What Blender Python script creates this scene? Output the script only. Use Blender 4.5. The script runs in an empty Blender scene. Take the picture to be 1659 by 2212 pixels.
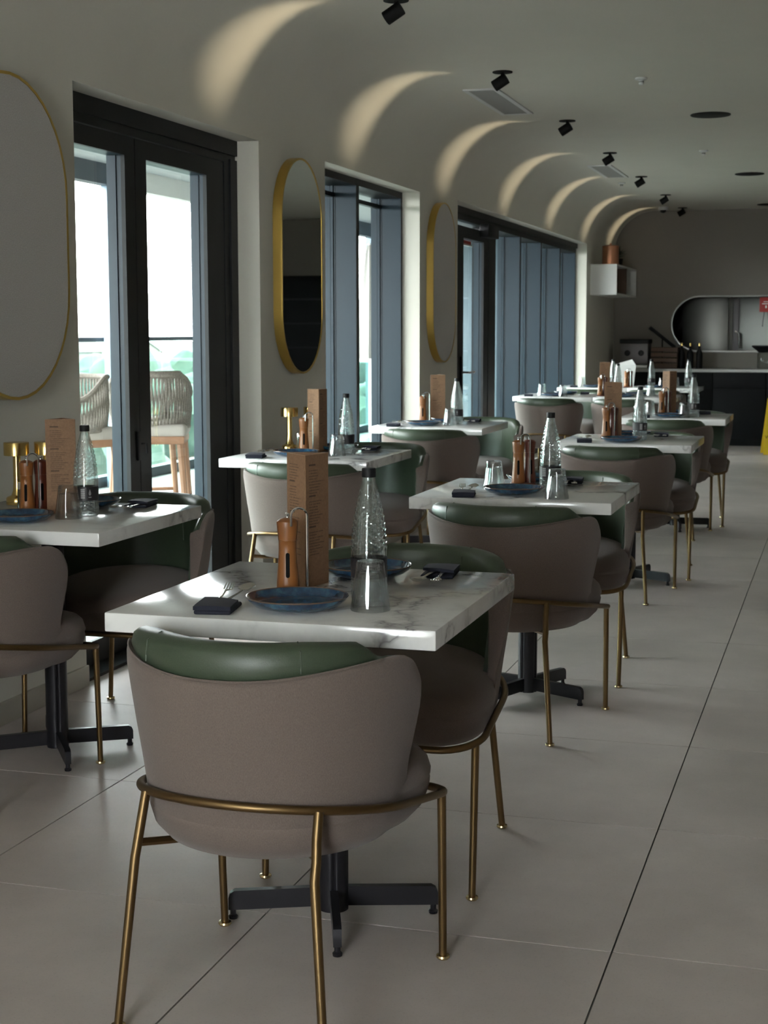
import bpy, bmesh, math, random
from mathutils import Vector, Matrix
random.seed(7)
PI = math.pi
sc = bpy.context.scene
COL = sc.collection

# ------------------------------------------------------------------ camera
CAM_H, PITCH, YAW, ROLL = 1.31, 0.1173, 0.291, -0.0013
cam_d = bpy.data.cameras.new('camera')
cam = bpy.data.objects.new('camera', cam_d)
COL.objects.link(cam)
cam_d.sensor_fit = 'VERTICAL'
cam_d.sensor_height = 36.0
cam_d.sensor_width = 27.0
cam_d.lens = 3310.0 * 36.0 / 2212.0
cam_d.clip_start = 0.05
cam_d.clip_end = 3000
fw = Vector((-math.sin(YAW) * math.cos(PITCH), math.cos(YAW) * math.cos(PITCH), -math.sin(PITCH)))
r0 = Vector((math.cos(YAW), math.sin(YAW), 0))
u0 = r0.cross(fw)
rr = r0 * math.cos(ROLL) + u0 * math.sin(ROLL)
uu = rr.cross(fw)
m = Matrix((rr, uu, -fw)).transposed().to_4x4()
m.translation = (0, 0, CAM_H)
cam.matrix_world = m
cam_d.dof.use_dof = True
cam_d.dof.focus_distance = 3.5
cam_d.dof.aperture_fstop = 13.0
sc.camera = cam

# ------------------------------------------------------------------ sky, exposure
SKY = 27.0
w = bpy.data.worlds.new('sky')
sc.world = w
w.use_nodes = True
nt = w.node_tree
nt.nodes.clear()
wo = nt.nodes.new('ShaderNodeOutputWorld')
bg = nt.nodes.new('ShaderNodeBackground')
tc = nt.nodes.new('ShaderNodeTexCoord')
nz = nt.nodes.new('ShaderNodeTexNoise')
nz.inputs['Scale'].default_value = 2.2
nz.inputs['Detail'].default_value = 4
rp = nt.nodes.new('ShaderNodeValToRGB')
rp.color_ramp.elements[0].position = 0.3
rp.color_ramp.elements[0].color = (0.93, 0.965, 1.0, 1)
rp.color_ramp.elements[1].position = 0.7
rp.color_ramp.elements[1].color = (1.0, 0.995, 0.98, 1)
nt.links.new(tc.outputs['Generated'], nz.inputs['Vector'])
nt.links.new(nz.outputs['Fac'], rp.inputs['Fac'])
nt.links.new(rp.outputs['Color'], bg.inputs['Color'])
bg.inputs['Strength'].default_value = SKY
nt.links.new(bg.outputs[0], wo.inputs[0])
sc.view_settings.view_transform = 'Standard'
sc.view_settings.look = 'None'
sc.view_settings.gamma = 1.0
sc.view_settings.use_curve_mapping = False
sc.view_settings.exposure = 0.22
try:
    sc.cycles.use_denoising = True
    sc.cycles.max_bounces = 14
    sc.cycles.diffuse_bounces = 5
    sc.cycles.glossy_bounces = 5
    sc.cycles.transmission_bounces = 12
    sc.cycles.transparent_max_bounces = 24
    sc.cycles.caustics_reflective = False
    sc.cycles.caustics_refractive = False
    sc.cycles.sample_clamp_indirect = 6.0
except Exception:
    pass

# ------------------------------------------------------------------ materials
def mat(name, color, rough=0.5, metal=0.0, **k):
    mt = bpy.data.materials.new(name)
    mt.use_nodes = True
    b = mt.node_tree.nodes['Principled BSDF']
    b.inputs['Base Color'].default_value = (*color, 1)
    b.inputs['Roughness'].default_value = rough
    b.inputs['Metallic'].default_value = metal
    for kk, v in k.items():
        b.inputs[kk.replace('_', ' ')].default_value = v
    return mt

def N(mt, typ, **k):
    n = mt.node_tree.nodes.new(typ)
    for kk, v in k.items():
        if kk in n.inputs:
            n.inputs[kk].default_value = v
        else:
            setattr(n, kk, v)
    return n

def L(mt, a, b):
    mt.node_tree.links.new(a, b)

def bsdf(mt):
    return mt.node_tree.nodes['Principled BSDF']

def ramp(mt, stops):
    r = N(mt, 'ShaderNodeValToRGB')
    e = r.color_ramp.elements
    while len(e) < len(stops):
        e.new(0.5)
    for i, (p, c) in enumerate(stops):
        e[i].position = p
        e[i].color = (*c, 1)
    return r

def add_noise(mt, scale, c1, c2, detail=4, lo=0.3, hi=0.7, coord='Object', bump=0.0, stretch=(1, 1, 1), rough=None):
    t = N(mt, 'ShaderNodeTexCoord')
    if coord == 'World':
        g = N(mt, 'ShaderNodeNewGeometry')
        src = g.outputs['Position']
    else:
        src = t.outputs[coord]
    mp = N(mt, 'ShaderNodeMapping')
    mp.inputs['Scale'].default_value = stretch
    n = N(mt, 'ShaderNodeTexNoise', Scale=scale, Detail=detail)
    L(mt, src, mp.inputs['Vector'])
    L(mt, mp.outputs[0], n.inputs['Vector'])
    r = ramp(mt, [(lo, c1), (hi, c2)])
    L(mt, n.outputs['Fac'], r.inputs['Fac'])
    L(mt, r.outputs['Color'], bsdf(mt).inputs['Base Color'])
    if bump:
        bp = N(mt, 'ShaderNodeBump', Strength=bump, Distance=0.002)
        L(mt, n.outputs['Fac'], bp.inputs['Height'])
        L(mt, bp.outputs[0], bsdf(mt).inputs['Normal'])
    return n

M = {}
M['plaster'] = mat('plaster', (0.66, 0.645, 0.60), 0.75)
add_noise(M['plaster'], 3.0, (0.65, 0.628, 0.555), (0.67, 0.648, 0.575), coord='World')
M['ceiling'] = mat('ceiling_paint', (0.62, 0.615, 0.58), 0.7)
M['shaded_far'] = mat('shaded_far_wall', (0.33, 0.305, 0.27), 0.75)  # far wall: shade from its distance to the windows is put into the colour
add_noise(M['shaded_far'], 2.0, (0.21, 0.192, 0.168), (0.225, 0.206, 0.18), coord='World')
M['grout'] = mat('grout', (0.10, 0.095, 0.09), 0.9)
M['right'] = mat('right_wall', (0.22, 0.21, 0.20), 0.8)

# floor tile: concrete look
mt = M['tile'] = mat('tile', (0.42, 0.39, 0.36), 0.42)
g = N(mt, 'ShaderNodeNewGeometry')
n1 = N(mt, 'ShaderNodeTexNoise', Scale=2.3, Detail=8, Roughness=0.62)
n2 = N(mt, 'ShaderNodeTexNoise', Scale=160.0, Detail=2)
L(mt, g.outputs['Position'], n1.inputs['Vector'])
L(mt, g.outputs['Position'], n2.inputs['Vector'])
r1 = ramp(mt, [(0.32, (0.50, 0.445, 0.42)), (0.68, (0.63, 0.56, 0.53))])
L(mt, n1.outputs['Fac'], r1.inputs['Fac'])
r2 = ramp(mt, [(0.28, (0.86, 0.86, 0.86)), (0.42, (1, 1, 1))])
L(mt, n2.outputs['Fac'], r2.inputs['Fac'])
mx = N(mt, 'ShaderNodeMixRGB', blend_type='MULTIPLY', Fac=0.7)
L(mt, r1.outputs['Color'], mx.inputs[1])
L(mt, r2.outputs['Color'], mx.inputs[2])
oi = N(mt, 'ShaderNodeObjectInfo')
ro = ramp(mt, [(0.0, (0.95, 0.95, 0.95)), (1.0, (1.03, 1.03, 1.03))])
L(mt, oi.outputs['Random'], ro.inputs['Fac'])
mx2 = N(mt, 'ShaderNodeMixRGB', blend_type='MULTIPLY', Fac=1.0)
L(mt, mx.outputs[0], mx2.inputs[1])
L(mt, ro.outputs['Color'], mx2.inputs[2])
L(mt, mx2.outputs[0], bsdf(mt).inputs['Base Color'])
rr_ = N(mt, 'ShaderNodeMapRange')
rr_.inputs['To Min'].default_value = 0.36
rr_.inputs['To Max'].default_value = 0.52
L(mt, n1.outputs['Fac'], rr_.inputs['Value'])
L(mt, rr_.outputs[0], bsdf(mt).inputs['Roughness'])

# white marble
mt = M['marble'] = mat('marble', (0.8, 0.8, 0.78), 0.12)
oi = N(mt, 'ShaderNodeObjectInfo')
g = N(mt, 'ShaderNodeNewGeometry')
sc_ = N(mt, 'ShaderNodeVectorMath', operation='ADD')
L(mt, g.outputs['Position'], sc_.inputs[0])
na = N(mt, 'ShaderNodeTexNoise', Scale=2.2, Detail=6, Roughness=0.6)
L(mt, g.outputs['Position'], na.inputs['Vector'])
va = N(mt, 'ShaderNodeVectorMath', operation='MULTIPLY_ADD')
va.inputs[1].default_value = (0.55, 0.55, 0.55)
L(mt, na.outputs['Color'], va.inputs[0])
L(mt, g.outputs['Position'], va.inputs[2])
nb = N(mt, 'ShaderNodeTexNoise', Scale=2.6, Detail=3, Roughness=0.5)
L(mt, va.outputs[0], nb.inputs['Vector'])
sb = N(mt, 'ShaderNodeMath', operation='SUBTRACT')
sb.inputs[1].default_value = 0.5
L(mt, nb.outputs['Fac'], sb.inputs[0])
ab = N(mt, 'ShaderNodeMath', operation='ABSOLUTE')
L(mt, sb.outputs[0], ab.inputs[0])
rv = ramp(mt, [(0.0, (0.22, 0.21, 0.215)), (0.008, (0.42, 0.41, 0.41)), (0.03, (0.66, 0.655, 0.645)), (0.10, (0.80, 0.80, 0.785))])
L(mt, ab.outputs[0], rv.inputs['Fac'])
nc = N(mt, 'ShaderNodeTexNoise', Scale=1.7, Detail=2)
L(mt, g.outputs['Position'], nc.inputs['Vector'])
rc = ramp(mt, [(0.38, (0, 0, 0)), (0.55, (1, 1, 1))])
L(mt, nc.outputs['Fac'], rc.inputs['Fac'])
mxm = N(mt, 'ShaderNodeMixRGB', blend_type='MIX')
mxm.inputs[1].default_value = (0.80, 0.80, 0.785, 1)
L(mt, rc.outputs['Color'], mxm.inputs[0])
L(mt, rv.outputs['Color'], mxm.inputs[2])
L(mt, mxm.outputs[0], bsdf(mt).inputs['Base Color'])

# mauve woven wool
mt = M['fabric'] = mat('mauve_fabric', (0.25, 0.2, 0.19), 0.95)
t = N(mt, 'ShaderNodeTexCoord')
n1 = N(mt, 'ShaderNodeTexNoise', Scale=800.0, Detail=3)
mp = N(mt, 'ShaderNodeMapping')
mp.inputs['Scale'].default_value = (1, 1, 0.35)
L(mt, t.outputs['Object'], mp.inputs['Vector'])
L(mt, mp.outputs[0], n1.inputs['Vector'])
r1 = ramp(mt, [(0.3, (0.112, 0.086, 0.075)), (0.7, (0.154, 0.119, 0.104))])
L(mt, n1.outputs['Fac'], r1.inputs['Fac'])
L(mt, r1.outputs['Color'], bsdf(mt).inputs['Base Color'])
bp = N(mt, 'ShaderNodeBump', Strength=0.25, Distance=0.001)
L(mt, n1.outputs['Fac'], bp.inputs['Height'])
L(mt, bp.outputs[0], bsdf(mt).inputs['Normal'])
bsdf(mt).inputs['Sheen Weight'].default_value = 0.15

M['leather'] = mat('green_leather', (0.075, 0.11, 0.07), 0.42)
add_noise(M['leather'], 420, (0.036, 0.052, 0.031), (0.046, 0.064, 0.040), bump=0.12)
M['bronze'] = mat('bronze_metal', (0.165, 0.108, 0.052), 0.40, 1.0)
M['glide'] = mat('brass_glide', (0.75, 0.60, 0.35), 0.25, 1.0)
M['brass'] = mat('brushed_brass', (0.72, 0.52, 0.20), 0.22, 1.0)
add_noise(M['brass'], 90, (0.66, 0.47, 0.17), (0.76, 0.56, 0.23), stretch=(1, 1, 12))
M['gold_frame'] = mat('gold_frame', (0.62, 0.42, 0.11), 0.34, 1.0)
M['gunmetal'] = mat('gunmetal', (0.022, 0.021, 0.026), 0.36, 0.5)
M['black'] = mat('black_plastic', (0.006, 0.006, 0.007), 0.55, 0, Specular_IOR_Level=0.25)
M['black_lamp'] = mat('black_lamp', (0.004, 0.004, 0.004), 0.7, 0, Specular_IOR_Level=0.2)
M['frame'] = mat('dark_frame', (0.006, 0.0068, 0.008), 0.5, 0, Specular_IOR_Level=0.3)
M['mullion'] = mat('blue_grey_mullion', (0.007, 0.020, 0.032), 0.38, 0.0, Specular_IOR_Level=0.28)
M['frame_side'] = M['mullion']
M['mirror'] = mat('mirror_glass', (0.72, 0.74, 0.73), 0.02, 1.0)
M['panel'] = mat('acoustic_fabric', (0.52, 0.50, 0.47), 0.95)
add_noise(M['panel'], 260, (0.44, 0.42, 0.395), (0.58, 0.56, 0.53), bump=0.2)
M['white'] = mat('white_paint', (0.75, 0.75, 0.73), 0.5)
M['white_plastic'] = mat('white_plastic', (0.7, 0.7, 0.69), 0.45)
M['vent'] = mat('vent_grey', (0.42, 0.415, 0.40), 0.6)
M['vent_dark'] = mat('vent_dark', (0.12, 0.12, 0.12), 0.8)
M['steel'] = mat('stainless', (0.42, 0.42, 0.40), 0.32, 1.0)
M['cold_steel'] = mat('brushed_steel_door', (0.20, 0.20, 0.185), 0.34, 1.0)
M['chrome'] = mat('chrome', (0.8, 0.8, 0.8), 0.12, 1.0)
M['cutlery'] = mat('cutlery_steel', (0.68, 0.66, 0.62), 0.18, 1.0)
M['navy'] = mat('navy_linen', (0.012, 0.014, 0.028), 0.9)
add_noise(M['navy'], 500, (0.009, 0.011, 0.022), (0.018, 0.02, 0.036), bump=0.25)
M['counter_dark'] = mat('charcoal_cabinet', (0.005, 0.0055, 0.0065), 0.6, 0, Specular_IOR_Level=0.15)
M['counter_top'] = mat('pale_worktop', (0.42, 0.415, 0.40), 0.35)
M['copper'] = mat('copper', (0.62, 0.29, 0.17), 0.38, 1.0)
M['slot'] = mat('dark_slot', (0.003, 0.003, 0.003), 0.7, 0, Specular_IOR_Level=0.1)
M['red'] = mat('red_enamel', (0.42, 0.03, 0.025), 0.5)
M['yellow'] = mat('yellow_plastic', (0.62, 0.40, 0.015), 0.45)
M['paper'] = mat('white_paper', (0.8, 0.8, 0.78), 0.8)
M['leaf'] = mat('dark_leaf', (0.02, 0.045, 0.02), 0.6)
M['grey_box'] = mat('machine_grey', (0.16, 0.15, 0.15), 0.4, 0.6)
M['oak'] = mat('brown_oak', (0.10, 0.055, 0.03), 0.6)

mt = M['wood'] = mat('mill_wood', (0.34, 0.13, 0.035), 0.38)
add_noise(mt, 34, (0.15, 0.048, 0.012), (0.30, 0.115, 0.032), stretch=(1, 1, 0.12), detail=6)
mt = M['wood_red'] = mat('red_mill_wood', (0.22, 0.05, 0.025), 0.38)
add_noise(mt, 34, (0.07, 0.014, 0.008), (0.13, 0.03, 0.014), stretch=(1, 1, 0.12), detail=6)
mt = M['teak'] = mat('teak', (0.46, 0.25, 0.14), 0.6)
add_noise(mt, 20, (0.20, 0.095, 0.05), (0.27, 0.14, 0.08), stretch=(1, 1, 0.15))
mt = M['rope'] = mat('grey_rope', (0.34, 0.31, 0.27), 0.9)
add_noise(mt, 120, (0.10, 0.088, 0.075), (0.20, 0.175, 0.15))
M['cushion'] = mat('pale_cushion', (0.33, 0.30, 0.275), 0.9)

# kraft menu card with lines of small print (flat print on the card)
def menu_mat(name, seed):
    mt = mat(name, (0.36, 0.21, 0.125), 0.75)
    t = N(mt, 'ShaderNodeTexCoord')
    sep = N(mt, 'ShaderNodeSeparateXYZ')
    L(mt, t.outputs['Object'], sep.inputs[0])
    def math_(op, a, b=None):
        n = N(mt, 'ShaderNodeMath', operation=op)
        for i, v in enumerate((a, b)):
            if v is None:
                continue
            if isinstance(v, (int, float)):
                n.inputs[i].default_value = v
            else:
                L(mt, v, n.inputs[i])
        return n.outputs[0]
    X, Z = sep.outputs['X'], sep.outputs['Z']
    pitch = 0.0062
    row = math_('FLOOR', math_('DIVIDE', Z, pitch))
    fr = math_('FRACT', math_('DIVIDE', Z, pitch))
    wn = N(mt, 'ShaderNodeTexWhiteNoise', noise_dimensions='1D')
    L(mt, math_('ADD', row, seed), wn.inputs['W'])
    # text band inside each row
    band = math_('MULTIPLY', math_('GREATER_THAN', fr, 0.30), math_('LESS_THAN', fr, 0.62))
    # row ends at a ragged right edge; every 9th row empty, the next a heading
    md = math_('MODULO', math_('ADD', row, 200 + seed), 11)
    blank = math_('GREATER_THAN', md, 1.5)
    head = math_('MULTIPLY', math_('GREATER_THAN', md, 0.5), math_('LESS_THAN', md, 1.5))
    right = math_('ADD', -0.004, math_('MULTIPLY', wn.outputs['Value'], 0.032))
    inx = math_('MULTIPLY', math_('GREATER_THAN', X, -0.032), math_('LESS_THAN', X, right))
    inz = math_('MULTIPLY', math_('GREATER_THAN', Z, 0.07), math_('LESS_THAN', Z, 0.272))
    wv = N(mt, 'ShaderNodeTexNoise', Scale=620.0, Detail=1)
    mp = N(mt, 'ShaderNodeMapping')
    mp.inputs['Scale'].default_value = (1, 0, 0.35)
    L(mt, t.outputs['Object'], mp.inputs['Vector'])
    L(mt, mp.outputs[0], wv.inputs['Vector'])
    letters = math_('GREATER_THAN', wv.outputs['Fac'], 0.43)
    body = math_('MULTIPLY', math_('MULTIPLY', band, blank), math_('MULTIPLY', inx, math_('MULTIPLY', inz, letters)))
    headx = math_('MULTIPLY', math_('GREATER_THAN', X, -0.032), math_('LESS_THAN', X, -0.006))
    hband = math_('MULTIPLY', math_('GREATER_THAN', fr, 0.15), math_('LESS_THAN', fr, 0.75))
    hd = math_('MULTIPLY', math_('MULTIPLY', head, hband), math_('MULTIPLY', headx, inz))
    ink = math_('MAXIMUM', math_('MULTIPLY', body, 0.65), math_('MULTIPLY', hd, 0.8))
    nn = N(mt, 'ShaderNodeTexNoise', Scale=140.0, Detail=3)
    L(mt, t.outputs['Object'], nn.inputs['Vector'])
    rk = ramp(mt, [(0.3, (0.205, 0.115, 0.064)), (0.7, (0.255, 0.146, 0.083))])
    L(mt, nn.outputs['Fac'], rk.inputs['Fac'])
    mxk = N(mt, 'ShaderNodeMixRGB')
    mxk.inputs[2].default_value = (0.035, 0.02, 0.014, 1)
    L(mt, ink, mxk.inputs[0])
    L(mt, rk.outputs['Color'], mxk.inputs[1])
    L(mt, mxk.outputs[0], bsdf(mt).inputs['Base Color'])
    return mt
M['menu'] = [menu_mat('menu_print_%d' % i, i * 3) for i in range(3)]
M['kraft'] = mat('kraft_edge', (0.40, 0.27, 0.18), 0.8)

# reactive blue glaze
mt = M['glaze'] = mat('blue_glaze', (0.03, 0.07, 0.13), 0.10)
t = N(mt, 'ShaderNodeTexCoord')
n1 = N(mt, 'ShaderNodeTexNoise', Scale=26.0, Detail=5, Roughness=0.65)
L(mt, t.outputs['Object'], n1.inputs['Vector'])
r1 = ramp(mt, [(0.3, (0.010, 0.018, 0.042)), (0.52, (0.016, 0.05, 0.10)), (0.72, (0.04, 0.12, 0.17))])
L(mt, n1.outputs['Fac'], r1.inputs['Fac'])
L(mt, r1.outputs['Color'], bsdf(mt).inputs['Base Color'])
bsdf(mt).inputs['Coat Weight'].default_value = 0.4
M['rim'] = mat('brown_rim_glaze', (0.10, 0.065, 0.045), 0.15)

def pane_mat(name, tint, refl):
    mt = bpy.data.materials.new(name)
    mt.use_nodes = True
    nt = mt.node_tree
    nt.nodes.clear()
    o = nt.nodes.new('ShaderNodeOutputMaterial')
    tr = nt.nodes.new('ShaderNodeBsdfTransparent')
    tr.inputs[0].default_value = (*tint, 1)
    gl = nt.nodes.new('ShaderNodeBsdfGlossy')
    gl.inputs['Roughness'].default_value = 0.01
    gl.inputs['Color'].default_value = (0.95, 1, 1, 1)
    lw = nt.nodes.new('ShaderNodeLayerWeight')
    pw = nt.nodes.new('ShaderNodeMath'); pw.operation = 'POWER'; pw.inputs[1].default_value = 5.0
    nt.links.new(lw.outputs['Facing'], pw.inputs[0])
    fr = nt.nodes.new('ShaderNodeMath'); fr.operation = 'MULTIPLY_ADD'
    fr.inputs[1].default_value = refl; fr.inputs[2].default_value = 0.03
    nt.links.new(pw.outputs[0], fr.inputs[0])
    mx = nt.nodes.new('ShaderNodeMixShader')
    nt.links.new(fr.outputs[0], mx.inputs[0])
    nt.links.new(tr.outputs[0], mx.inputs[1])
    nt.links.new(gl.outputs[0], mx.inputs[2])
    nt.links.new(mx.outputs[0], o.inputs[0])
    return mt
M['pane'] = pane_mat('window_glass', (0.96, 0.985, 0.98), 0.75)
M['balustrade_glass'] = pane_mat('balustrade_glass', (0.80, 0.93, 0.90), 0.75)
def ware_mat(name, tint, base, glass_part, ior):
    mt = pane_mat(name, tint, 0.85)
    nt = mt.node_tree
    for n in nt.nodes:
        if n.type == 'MATH' and n.operation == 'MULTIPLY_ADD': n.inputs[2].default_value = base
        if n.type == 'BSDF_GLOSSY': n.inputs['Roughness'].default_value = 0.04
        if n.type == 'MIX_SHADER': m0 = n
        if n.type == 'OUTPUT_MATERIAL': out = n
    gb = nt.nodes.new('ShaderNodeBsdfGlass'); gb.inputs['IOR'].default_value = ior; gb.inputs['Color'].default_value = (*tint, 1)
    mx = nt.nodes.new('ShaderNodeMixShader'); mx.inputs[0].default_value = glass_part
    nt.links.new(m0.outputs[0], mx.inputs[1]); nt.links.new(gb.outputs[0], mx.inputs[2]); nt.links.new(mx.outputs[0], out.inputs[0])
    return mt
M['bottle'] = ware_mat('bottle_glass', (0.985, 0.995, 0.992), 0.08, 0.34, 1.28)
M['glass'] = ware_mat('tumbler_glass', (0.99, 0.995, 0.995), 0.05, 0.35, 1.45)
M['label'] = mat('black_label', (0.014, 0.012, 0.014), 0.45)
M['label_print'] = mat('label_print', (0.34, 0.33, 0.33), 0.6)
M['jar'] = mat('jar_glass', (0.9, 0.95, 0.93), 0.02, 0, Transmission_Weight=1.0, IOR=1.4)
# outdoors
M['terrace'] = mat('terrace_paving', (0.50, 0.49, 0.47), 0.8)
add_noise(M['terrace'], 1.5, (0.24, 0.235, 0.23), (0.29, 0.285, 0.28), coord='World')
M['canopy'] = mat('canopy_dark', (0.035, 0.045, 0.058), 0.6)
M['soffit'] = mat('canopy_soffit', (0.42, 0.44, 0.45), 0.8)
M['post'] = mat('terrace_post', (0.22, 0.30, 0.37), 0.5)
mt = M['ground'] = mat('far_ground', (0.16, 0.22, 0.13), 0.95)
add_noise(mt, 0.05, (0.035, 0.045, 0.035), (0.085, 0.085, 0.075), coord='World', detail=8)
M['foliage'] = mat('far_foliage', (0.07, 0.13, 0.07), 0.9)
add_noise(M['foliage'], 0.6, (0.012, 0.026, 0.017), (0.03, 0.046, 0.03), coord='World')
M['house'] = mat('far_house_wall', (0.13, 0.115, 0.10), 0.9)
M['roof'] = mat('far_roof', (0.06, 0.045, 0.042), 0.9)
M['canvas'] = mat('parasol_canvas', (0.40, 0.385, 0.36), 0.9)

# ------------------------------------------------------------------ mesh helpers
class B:
    """collects geometry; build() links it as ONE mesh object"""
    def __init__(s):
        s.v = []; s.f = []; s.mi = []
    def add(s, vs, fs, mi=0, tf=None):
        o = len(s.v)
        for v in vs:
            v = Vector(v)
            s.v.append(tf @ v if tf is not None else v)
        for f in fs:
            s.f.append([i + o for i in f]); s.mi.append(mi)
        return s
    def box(s, x0, x1, y0, y1, z0, z1, mi=0, tf=None):
        vs = [(x0, y0, z0), (x1, y0, z0), (x1, y1, z0), (x0, y1, z0), (x0, y0, z1), (x1, y0, z1), (x1, y1, z1), (x0, y1, z1)]
        return s.add(vs, [(0, 3, 2, 1), (4, 5, 6, 7), (0, 1, 5, 4), (1, 2, 6, 5), (2, 3, 7, 6), (3, 0, 4, 7)], mi, tf)
    def bbox(s, x0, x1, y0, y1, z0, z1, bev=0.003, seg=2, mi=0, tf=None):
        bm = bmesh.new()
        bmesh.ops.create_cube(bm, size=1.0)
        for v in bm.verts:
            v.co = Vector(((x0 + x1) / 2 + v.co.x * (x1 - x0), (y0 + y1) / 2 + v.co.y * (y1 - y0), (z0 + z1) / 2 + v.co.z * (z1 - z0)))
        bmesh.ops.bevel(bm, geom=bm.edges[:], offset=bev, segments=seg, profile=0.5, affect='EDGES')
        bm.verts.index_update()
        vs = [v.co.copy() for v in bm.verts]
        fs = [[v.index for v in f.verts] for f in bm.faces]
        bm.free()
        return s.add(vs, fs, mi, tf)
    def rings(s, rings, closed=True, cap0=True, cap1=True, mi=0, tf=None):
        n = len(rings[0]); vs = [p for r in rings for p in r]; fs = []
        for i in range(len(rings) - 1):
            for j in range(n if closed else n - 1):
                k = (j + 1) % n
                fs.append((i * n + j, i * n + k, (i + 1) * n + k, (i + 1) * n + j))
        if cap0: fs.append(tuple(range(n - 1, -1, -1)))
        if cap1: fs.append(tuple((len(rings) - 1) * n + j for j in range(n)))
        return s.add(vs, fs, mi, tf)
    def lathe(s, prof, seg=32, mi=0, tf=None, cap0=True, cap1=True, rf=None):
        R = []
        for r, z in prof:
            ring = []
            for j in range(seg):
                a = 2 * PI * j / seg
                q = max(r, 1e-5) * (rf(a, r, z) if rf else 1)
                ring.append((q * math.cos(a), q * math.sin(a), z))
            R.append(ring)
        return s.rings(R, True, cap0, cap1, mi, tf)
    def tube(s, pts, r, seg=10, closed=False, mi=0, tf=None):
        pts = [Vector(p) for p in pts]; n = len(pts); R = []
        up = None
        for i, p in enumerate(pts):
            if closed:
                d = (pts[(i + 1) % n] - pts[i - 1]).normalized()
            else:
                d = (pts[min(i + 1, n - 1)] - pts[max(i - 1, 0)]).normalized()
            if up is None:
                up = d.orthogonal().normalized()
            up = (up - d * up.dot(d)).normalized()
            sd = d.cross(up)
            rr = r[i] if isinstance(r, (list, tuple)) else r
            R.append([p + (up * math.cos(2 * PI * j / seg) + sd * math.sin(2 * PI * j / seg)) * rr for j in range(seg)])
        if closed:
            R.append(R[0])
            return s.rings(R, True, False, False, mi, tf)
        return s.rings(R, True, True, True, mi, tf)
    def mesh(s, name, mats, smooth=40):
        me = bpy.data.meshes.new(name)
        me.from_pydata([tuple(v) for v in s.v], [], s.f)
        if not isinstance(mats, (list, tuple)):
            mats = [mats]
        for m_ in mats:
            me.materials.append(m_)
        if len(mats) > 1:
            me.polygons.foreach_set('material_index', s.mi)
        bm = bmesh.new(); bm.from_mesh(me)
        bmesh.ops.recalc_face_normals(bm, faces=bm.faces[:])
        bm.to_mesh(me); bm.free()
        if smooth:
            me.polygons.foreach_set('use_smooth', [True] * len(me.polygons))
            me.set_sharp_from_angle(angle=math.radians(smooth))
        me.update()
        return me
    def build(s, name, mats, parent=None, smooth=40, loc=None, rot=None):
        o = bpy.data.objects.new(name, s.mesh(name, mats, smooth))
        COL.objects.link(o)
        if parent: o.parent = parent
        if loc: o.location = loc
        if rot: o.rotation_euler = rot
        return o

def inst(name, me, parent=None, loc=(0, 0, 0), rot=(0, 0, 0)):
    o = bpy.data.objects.new(name, me)
    COL.objects.link(o)
    if parent: o.parent = parent
    o.location = loc; o.rotation_euler = rot
    return o

def thing(name, label, cat, loc=(0, 0, 0), rotz=0.0, group=None):
    o = bpy.data.objects.new(name, None)
    COL.objects.link(o)
    o.empty_display_size = 0.05
    o.location = loc; o.rotation_euler = (0, 0, rotz)
    o['label'] = label; o['category'] = cat
    if group: o['group'] = group
    return o

def tag(o, label, cat, group=None):
    o['label'] = label; o['category'] = cat
    if group: o['group'] = group
    return o

def struct(o):
    o['kind'] = 'structure'
    return o

def dup(root, loc, rotz, label, group=None):
    r = root.copy(); COL.objects.link(r)
    r.location = loc; r.rotation_euler = (0, 0, rotz); r['label'] = label
    if group: r['group'] = group
    for ch in list(root.children):
        c = ch.copy(); COL.objects.link(c); c.parent = r
        for gch in list(ch.children):
            d = gch.copy(); COL.objects.link(d); d.parent = c
    return r

class Kind:
    """first placement moves the prototype, later ones copy it"""
    def __init__(s, make): s.make = make; s.proto = None
    def put(s, loc, rotz, label, group):
        if s.proto is None:
            s.proto = s.make(); o = s.proto
            o.location = loc; o.rotation_euler = (0, 0, rotz); o['label'] = label; o['group'] = group
            return o
        return dup(s.proto, loc, rotz, label, group)

def smooth(x, a, b):
    t = min(1, max(0, (x - a) / (b - a)))
    return t * t * (3 - 2 * t)

# ================================================================== SETTING
XW = -2.67            # inner face of the window wall
XO = -3.00            # its outer face
Y0, YE = -3.2, 18.55  # back wall, far wall
XR = 4.6              # right wall
ZC = 2.72
# floor with separate tiles
floor = struct(B().box(XO, XR, Y0, YE + 2.2, -0.12, -0.004).build('floor', M['grout'], smooth=0))
PX, PY = 0.783, 0.844
ox, oy = -1.2165, 3.13
bm_ = B(); gj = 0.0020
bm_.box(gj, PX - gj, gj, PY - gj, -0.004, 0.0)
tile_me = bm_.mesh('tile', M['tile'], smooth=30)
i0 = math.floor((XW - ox) / PX)
for i in range(i0, i0 + 10):
    for j in range(math.floor((Y0 - oy) / PY), int((YE - oy) / PY) + 1):
        x, y = ox + i * PX, oy + j * PY
        if x > XR - 0.1: continue
        if x < XW:                                  # cut tiles along the window wall
            b = B(); b.box(XW - 0.14 - x, PX - gj, gj, PY - gj, -0.004, 0)
            if i == i0 and j == math.floor((Y0 - oy) / PY):
                cut_me = b.mesh('tile', M['tile'], smooth=30)
            inst('tile', cut_me, floor, (x, y, 0))
        else:
            inst('tile', tile_me, floor, (x, y, 0))

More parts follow.
